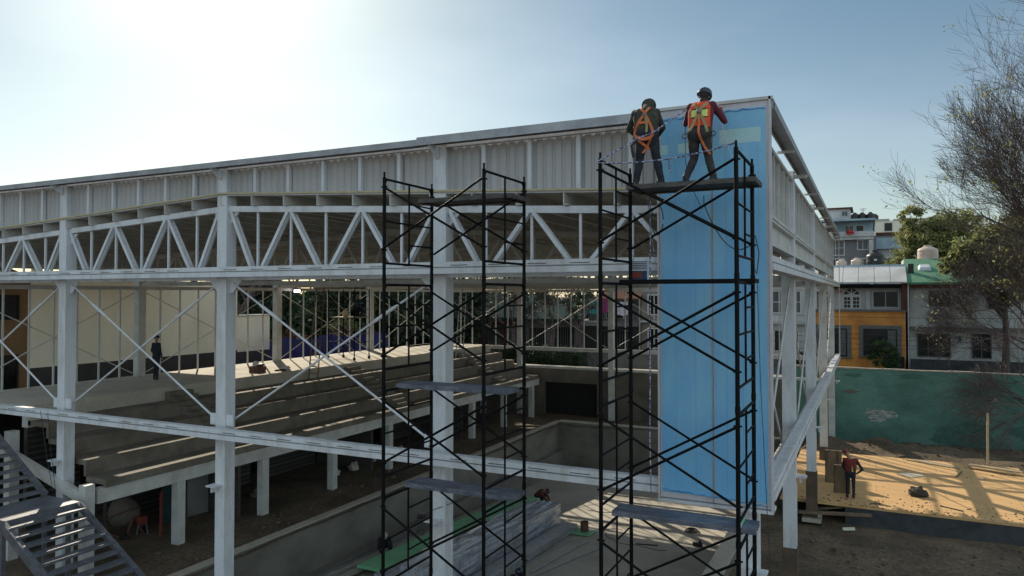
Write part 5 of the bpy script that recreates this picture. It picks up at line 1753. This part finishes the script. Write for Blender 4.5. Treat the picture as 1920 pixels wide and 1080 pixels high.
# ================================================================= far apartment blocks
b = thing('grey_apartment_block', 'grey block faced apartment building with a pale terrace and black roof tanks', 'building', (-2, 114, 0))
MB().box(-9, .9, 110, 122, G0, 13.0).build('wall', 'greyb', b)
MB().box(-9, .6, 109.2, 110, 12.5, 12.9).box(-9, .6, 109.0, 109.3, 12.9, 13.6).build('terrace_parapet', 'greyr', b)
MB().box(-9, .5, 111.5, 121, 13.0, 15.05).build('penthouse_wall', 'bluew', b)
MB().box(-9, .8, 108.9, 121.5, 15.05, 15.3).build('awning_roof', 'bluew', b)
win(b, -3.0, -1.9, 13.2, 14.6, 111.5, 2, 1, 'frame', 'curtain')
win(b, -1.6, -.6, 13.2, 14.6, 111.5, 1, 1, 'frame', 'glass')
win(b, -6.4, -4.0, 13.2, 14.4, 111.5, 3, 1, 'frame', 'glass')
for z, g in ((10.4, 'bluew'), (7.9, 'glass')):
    win(b, -5.3, -3.0, z, z + 2.1, 110, 2, 2, 'frame', 'curtain' if z > 9 else 'glass', .1)
    win(b, -1.45, .25 - .3, z + .7, z + 2.1, 110, 2, 1, 'frame', 'curtain', .1)
MB().box(-.0, .55, 108.95, 109.9, G0, 12.4).build('service_pier', 'greyr', b)
MB().box(-5.6, -2.3, 112, 118, 15.3, 17.0).build('stair_head', 'whiter', b)
MB().box(-5.8, -2.0, 111.6, 118.2, 17.0, 17.2).build('stair_head_roof', 'tile', b)
win(b, -3.4, -2.6, 16.0, 16.7, 112, 2, 1, 'greyr', 'curtain', .05)
for k, x in enumerate((-1.75, -.85, .15)):
    tank(x + .05, 110.6 + .3, 15.3, .52, 1.0, 'tankb', ['left', 'middle', 'right'][k] + ' one of three black water tanks in a row on the far grey block', 'black tanks on the far block')
tag(MB().ball((-2.3, 108.8, 13.5), .42, .3, .26, 10, 7, jit=1.2).build('red_flowers', 'red'), 'red flowers on the terrace parapet of the far grey block', 'flowers')
o = MB().tube([(-.7, 113, 15.3), (-.7, 113, 17.1)], .035, 5).tube([(-1.15, 113, 17.0), (-.25, 113, 17.0)], .03, 5).tube([(-1.0, 113, 16.8), (-.4, 113, 16.8)], .025, 5).build('antenna', 'steel')
tag(o, 'thin television aerial standing on the far grey block', 'antenna')
b = thing('long_grey_block', 'long grey terraced block behind the green trees', 'building', (6, 122, 0))
MB().box(.9, 14, 118, 128, G0, 13.6).build('wall', 'greyr', b)
MB().box(.9, 14, 117.4, 118, 11.6, 13.2).build('balcony_front', 'bluew', b)
MB().box(.9, 14, 117.2, 128, 13.6, 13.95).build('roof', 'tile', b)
for k in range(5):
    win(b, 1.6 + k * 2.4, 3.0 + k * 2.4, 8.2, 10.4, 118, 2, 2, 'frame', 'curtain', .08)
b = thing('beige_block', 'distant beige block with a row of square windows on the skyline', 'building', (7, 154, 0))
MB().box(-1.2, 18, 150, 160, G0, 18.6).build('wall', 'cream', b)
MB().box(-1.4, 3.4, 149.8, 158, 18.6, 18.9).box(4, 18, 149.8, 158, 18.6, 18.8).build('roof_edge', 'greyr', b)
for k in range(6):
    win(b, -.4 + k * 2.9, 1.0 + k * 2.9, 16.6, 18.2, 150, 1, 1, 'greyr', 'glass', .08)
tank(1.1, 152, 18.9, .55, 1.2, 'tankb', 'small black tank on the distant beige block')
b = thing('red_block', 'red and white apartment building at the right edge behind the bare tree', 'building', (17, 103, 0))
MB().box(13.4, 22, 100, 108, G0, 12.3).build('wall', 'redl', b)
MB().box(14.3, 15.1, 99.9, 100, 7, 12.0).build('white_band', 'whiter', b)
MB().box(13.2, 22.2, 99.7, 108, 12.3, 12.6).build('roof', 'greyr', b)
for z in (8.2, 10.4, 5.6):
    win(b, 15.6, 17.0, z, z + 1.3, 100, 2, 1)
# street wires
for k, (z0, z1) in enumerate(((2.55, 1.75), (2.2, 1.5), (1.7, 1.3), (3.5, 3.2), (.95, 1.6))):
    o = MB().tube(cat((-12, 55, z0 + .25), (16, 55.5, z1 + .5), .25), .014, 5).build('overhead_wire', 'cable')
    tag(o, ['second', 'third', 'fourth', 'topmost', 'lowest'][k] + ' of the street wires from above, before the orange house', 'wire', 'street wires before the orange house')
bar_ = MB()

# ================================================================= trees and planting
def leaves(mb, c, rx, ry, rz, n, s_, seed, gaps=.35, m=0):
    rnd = random.Random(seed)
    cl = []
    for _ in range(max(6, int(n / 55))):
        while True:
            p = Vector((rnd.uniform(-1, 1), rnd.uniform(-1, 1), rnd.uniform(-1, 1)))
            if .35 < p.length < 1:
                break
        cl.append((Vector(c) + Vector((p.x * rx, p.y * ry, p.z * rz)), rnd.uniform(.12, .3) * (rx + ry + rz) / 3))
    for _ in range(n):
        q, r = rnd.choice(cl)
        d = Vector((rnd.gauss(0, 1), rnd.gauss(0, 1), rnd.gauss(0, .75))) * r * .55
        p = q + d
        a = Vector((rnd.uniform(-1, 1), rnd.uniform(-1, 1), rnd.uniform(-1, 1))).normalized()
        b = a.orthogonal().normalized()
        w = s_ * rnd.uniform(.6, 1.3)
        mb.add([p - a * w, p + b * w * .5, p + a * w, p - b * w * .5], [(0, 1, 2, 3)])
        mb.m[-1] = m

def grow(mb, p, d, L_, r, depth, rnd, up=.12, spread=.5, kids=(2, 4), tips=None, minr=.006, n0=3):
    p, d = Vector(p), Vector(d).normalized()
    pts, rs = [p.copy()], [r]
    k = 4 if depth > 1 else 3
    nodes = []
    for i in range(k):
        d = (d + Vector((rnd.gauss(0, .10), rnd.gauss(0, .10), rnd.gauss(0, .06) + up * .35))).normalized()
        p = p + d * L_ / k
        pts.append(p.copy())
        rs.append(max(minr, r * (1 - .42 * (i + 1) / k)))
        nodes.append((p.copy(), d.copy(), rs[-1]))
    mb.tube(pts, rs, 7 if r > .08 else (4 if r > .02 else n0), cap=False)
    if depth == 0:
        if tips is not None:
            tips.append(p.copy())
        return
    for i, (q, dd, rr) in enumerate(nodes):
        if i == 0 and depth > 2:
            continue
        c = rnd.randint(*kids) if i == len(nodes) - 1 else rnd.randint(1, max(1, kids[1] - 2))
        for _ in range(c):
            ax = dd.orthogonal().normalized()
            ax.rotate(Matrix.Rotation(rnd.uniform(0, 2 * PI), 3, dd))
            nd = (dd + ax * rnd.uniform(spread * .6, spread * 1.3)).normalized()
            grow(mb, q, nd, L_ * rnd.uniform(.55, .8), max(minr, rr * rnd.uniform(.5, .72)), depth - 1, rnd, up, spread, kids, tips, minr)

def bare_tree(label, base, H, r, seed, limbs, depth=4, lm='leafy', nleaf=0, ls=.09, name='bare_tree', up=.14, kids=(2, 4)):
    rnd = random.Random(seed)
    T = thing(name, label, 'tree', base)
    tr_ = MB()
    b = Vector(base)
    top = b + Vector((rnd.uniform(-.3, .3), rnd.uniform(-.3, .3), H))
    n_ = 6
    pts = [b.lerp(top, i / n_) + Vector((rnd.gauss(0, .06), rnd.gauss(0, .06), 0)) * min(i, 1) for i in range(n_ + 1)]
    tr_.tube(pts, [r * (1.25 - .55 * i / n_) for i in range(n_ + 1)], 12)
    tr_.build('trunk', 'bark', T)
    cr = MB()
    tips = []
    for (t, az, el, L_) in limbs:
        p = b.lerp(top, t)
        a, e = math.radians(az), math.radians(el)
        grow(cr, p, (math.sin(a) * math.cos(e), math.cos(a) * math.cos(e), math.sin(e)), L_, r * .45, depth, rnd, up, .5, kids, tips)
    C_ = cr.build('branches', 'bark', T)
    if nleaf:
        lf = MB()
        for _ in range(nleaf):
            q = rnd.choice(tips)
            for _ in range(9):
                p = q + Vector((rnd.gauss(0, .22), rnd.gauss(0, .22), rnd.gauss(0, .18)))
                a = Vector((rnd.uniform(-1, 1), rnd.uniform(-1, 1), rnd.uniform(-1, 1))).normalized()
                c = a.orthogonal().normalized()
                w = ls * rnd.uniform(.6, 1.3)
                lf.add([p - a * w, p + c * w * .5, p + a * w, p - c * w * .5], [(0, 1, 2, 3)])
        lf.build('leaves', lm, T)
    return T
bare_tree('tall nearly bare tree filling the right edge of the view', (11.0, 42.0, -3.5), 9.5, .34, 11,
          [(.56, 265, 26, 3.7), (.64, 250, 36, 4.0), (.7, 300, 42, 4.0), (.8, 262, 42, 4.8), (.86, 215, 42, 4.2), (.92, 280, 54, 4.4), (1, 255, 62, 4.6), (1, 330, 70, 5.4), (1, 200, 66, 4.8), (1, 285, 78, 5.6), (.75, 180, 35, 4.4), (1, 90, 60, 4.2), (.6, 230, 45, 3.6), (.72, 275, 48, 4.0), (.9, 240, 66, 4.6), (1, 300, 50, 4.6), (.95, 265, 74, 5.4), (.66, 200, 50, 4.0), (.84, 320, 60, 4.4)],
          depth=5, nleaf=240, ls=.10, kids=(1, 3), up=.2)
bare_tree('drooping bare bush leaning over the green wall at the right edge', (8.6, 46.4, -3.4), 2.6, .14, 21,
          [(.6, 265, 40, 2.0), (.8, 250, 25, 2.1), (1, 270, 55, 2.0), (1, 200, 45, 1.8), (1, 300, 10, 2.0), (1, 240, -5, 1.9)], depth=4, kids=(2, 3), up=-.05, name='bare_bush')
bare_tree('brown twiggy tree between the grey white house and the green wall', (8.9, 54.5, -.35), 3.2, .16, 33,
          [(.5, 258, 40, 2.5), (.7, 285, 25, 2.5), (.9, 230, 45, 2.3), (1, 265, 60, 2.6), (1, 320, 50, 2.4), (.8, 262, 8, 2.4)], depth=5, kids=(1, 3), nleaf=60, ls=.09, up=.05, name='twiggy_tree')

def leafy_tree(label, base, H, r, crowns, lm, n, s_, seed, name='leafy_tree', trunkm='bark'):
    rnd = random.Random(seed)
    T = thing(name, label, 'tree', base)
    b = Vector(base)
    tr_ = MB().tube([b, b + Vector((.1, .05, H * .5)), b + Vector((0, 0, H))], [r * 1.2, r, r * .7], 10)
    for (c, rr, k) in crowns:
        c = Vector(c)
        for _ in range(6):
            e = c + Vector((rnd.uniform(-.6, .6) * rr[0], rnd.uniform(-.6, .6) * rr[1], rnd.uniform(-.5, .7) * rr[2]))
            m_ = (b + Vector((0, 0, H))).lerp(e, .5) + Vector((0, 0, -.2))
            tr_.tube([b + Vector((0, 0, H * rnd.uniform(.7, 1))), m_, e], [r * .5, r * .3, r * .1], 5, cap=False)
    tr_.build('trunk', trunkm, T)
    mb = MB()
    for i, (c, rr, k) in enumerate(crowns):
        leaves(mb, c, rr[0], rr[1], rr[2], int(n * k), s_, seed * 10 + i)
    mb.build('crown', lm, T)
    return T
leafy_tree('pale green feathery tree rising before the distant blocks', (4.3, 76, -.35), 7, .22,
           [((4.6, 76, 9.2), (2.6, 2.0, 2.3), 1), ((3.6, 76, 11.8), (1.2, 1.2, 1.3), .22), ((6.8, 76, 10.8), (2.4, 1.8, 1.8), .6), ((2.6, 75, 7.4), (1.8, 1.4, 1.1), .4), ((4.8, 74, 6.9), (2.4, 1.6, 1.3), .5)], 'leafy', 8500, .16, 3)
leafy_tree('bushy yellow green tree beside the cream tank of the green roofed house', (7.9, 57, -.35), 5.2, .2,
           [((6.7, 57, 7.7), (1.8, 1.6, 1.5), 1), ((8.2, 57, 8.5), (1.8, 1.5, 1.4), .8), ((5.2, 57.4, 6.9), (.9, .8, .8), .25), ((8.6, 57, 6.0), (1.6, 1.3, 1.6), .6)], 'leafy', 6500, .14, 5)
leafy_tree('dark green tree at the right edge above the roofs', (10.6, 62, -.35), 7, .25,
           [((10.2, 61, 9.4), (2.2, 1.8, 1.9), 1), ((9.4, 61, 7.2), (2.0, 1.6, 1.6), .8)], 'leafg', 4200, .15, 6)
leafy_tree('round green shrub with a bright top before the orange house', (.95, 57.4, -.35), 1.2, .08,
           [((.95, 57.4, .65), (1.0, .8, .75), 1), ((.75, 57.3, 1.5), (.75, .6, .38), .6)], 'leafg', 2400, .075, 7, name='round_shrub')
leafy_tree('dark shrub behind the green wall between the right columns', (-4.5, 55, -.35), .6, .05, [((-4.4, 55, .45), (1.1, .6, .5), 1)], 'leafd', 1100, .08, 8, name='dark_shrub')
tx = [(-45, 44, 5.5, 'big dark tree left of the left wall columns'), (-40.5, 49.5, 6.5, 'dark evergreen behind the blue tarpaulin'), (-36.5, 53, 6.5, 'dark tree behind the rolling scaffold'),
      (-43, 60, 7, 'tall dark tree far behind the blue tarpaulin'), (-33.5, 55.5, 5.5, 'dark tree behind the far corner column of the stand')]
for i, (x, y, H, lb) in enumerate(tx):
    leafy_tree(lb, (x, y, -.35), 2.8, .28, [((x, y, 2.4), (3.2, 2.8, 2.4), 1), ((x + .5, y, 4.8), (2.9, 2.5, 1.8), .7)], 'leafd', 7000, .24, 40 + i, name='dark_tree')
bare_tree('black limbed tree above the low end of the cream wall', (-41.2, 39.3, -.35), 4.2, .3, 51, [(.6, 200, 40, 2.4), (.8, 330, 35, 2.6), (1, 180, 60, 2.4), (1, 20, 55, 2.6), (.9, 270, 50, 2.2)], depth=4, kids=(2, 3))
for i, (x, lb) in enumerate(((-27.2, 'bare street tree nearest the corner column of the back wall'), (-23.6, 'bare street tree in the middle of the back window posts'))):
    bare_tree(lb, (x, 56, -.35), 3.0, .16, 60 + i, [(.7, 260, 45, 2.0), (.8, 90, 40, 2.0), (1, 200, 60, 2.0), (1, 0, 70, 2.2), (1, 300, 60, 2.0)], depth=4, kids=(2, 3), nleaf=150, lm='leafd', ls=.12, name='street_tree')
leafy_tree('bushy dark tree left of the pink sheet', (-21.8, 57.0, -.35), 2.6, .15, [((-21.9, 57, 4.3), (1.2, 1.0, 1.3), 1)], 'leafd', 1500, .1, 71, name='dark_tree')
hd_ = [(-26.3, 49.6, 2.4, 'leafd', 'dark hedge along the street behind the back wall'), (-12.0, 50.0, .9, 'leafd', 'small dark bush at the right end of the low white wall')]
for i, (x, y, w, m, lb) in enumerate(hd_):
    mb = MB()
    leaves(mb, (x if i else -22.4, y, .45), w if i else 4.4, .6, .8, 6500 if i == 0 else 900, .08, 80 + i)
    if i == 0:
        for q in range(9):
            mb.ball((-26 + q * .9, y, .1), .62, .3, .75, 8, 6, jit=.4, seed=q)
    o = mb.build('hedge' if i == 0 else 'bush', m)
    tag(o, lb, 'hedge' if i == 0 else 'bush')
for i, (x, y, z, m, lb) in enumerate(((-38.3, 41.2, 1.4, 'leafr', 'russet bush at the left end of the blue tarpaulin'), (-37.2, 45.2, 1.5, 'leafr', 'russet bush behind the middle of the blue tarpaulin'), (-38.2, 47.2, 2.1, 'leafy', 'yellow green bush behind the blue tarpaulin'), (-38.4, 38.6, 1.0, 'leafy', 'low yellow green bush next to the cream wall end'))):
    mb = MB()
    leaves(mb, (x, y, z), 1.1, 1.4, .95, 1500, .09, 90 + i)
    leaves(mb, (x, y, .3), 1.0, 1.2, .6, 500, .09, 95 + i)
    tag(mb.build('bush', m), lb, 'bush')

mb = MB()
random.seed(77)
for k in range(46):
    x = -95 + k * 1.75 + random.uniform(-.5, .5)
    y = 72 + random.uniform(-3, 3) + (0 if x > -60 else (-60 - x) * .2)
    hh = random.uniform(5.2, 7.6) if x < -22 else random.uniform(3, 5)
    leaves(mb, (x, y, hh * .42), 2.0, 1.6, hh * .55, 1000, .34, 700 + k)
    mb.ball((x, y + .8, hh * .3), 1.3, .9, hh * .42, 10, 7, jit=.5, seed=k)
struct(mb.build('distant_wood', 'leafd', origin=(-60, 72, 0)), 'stuff')
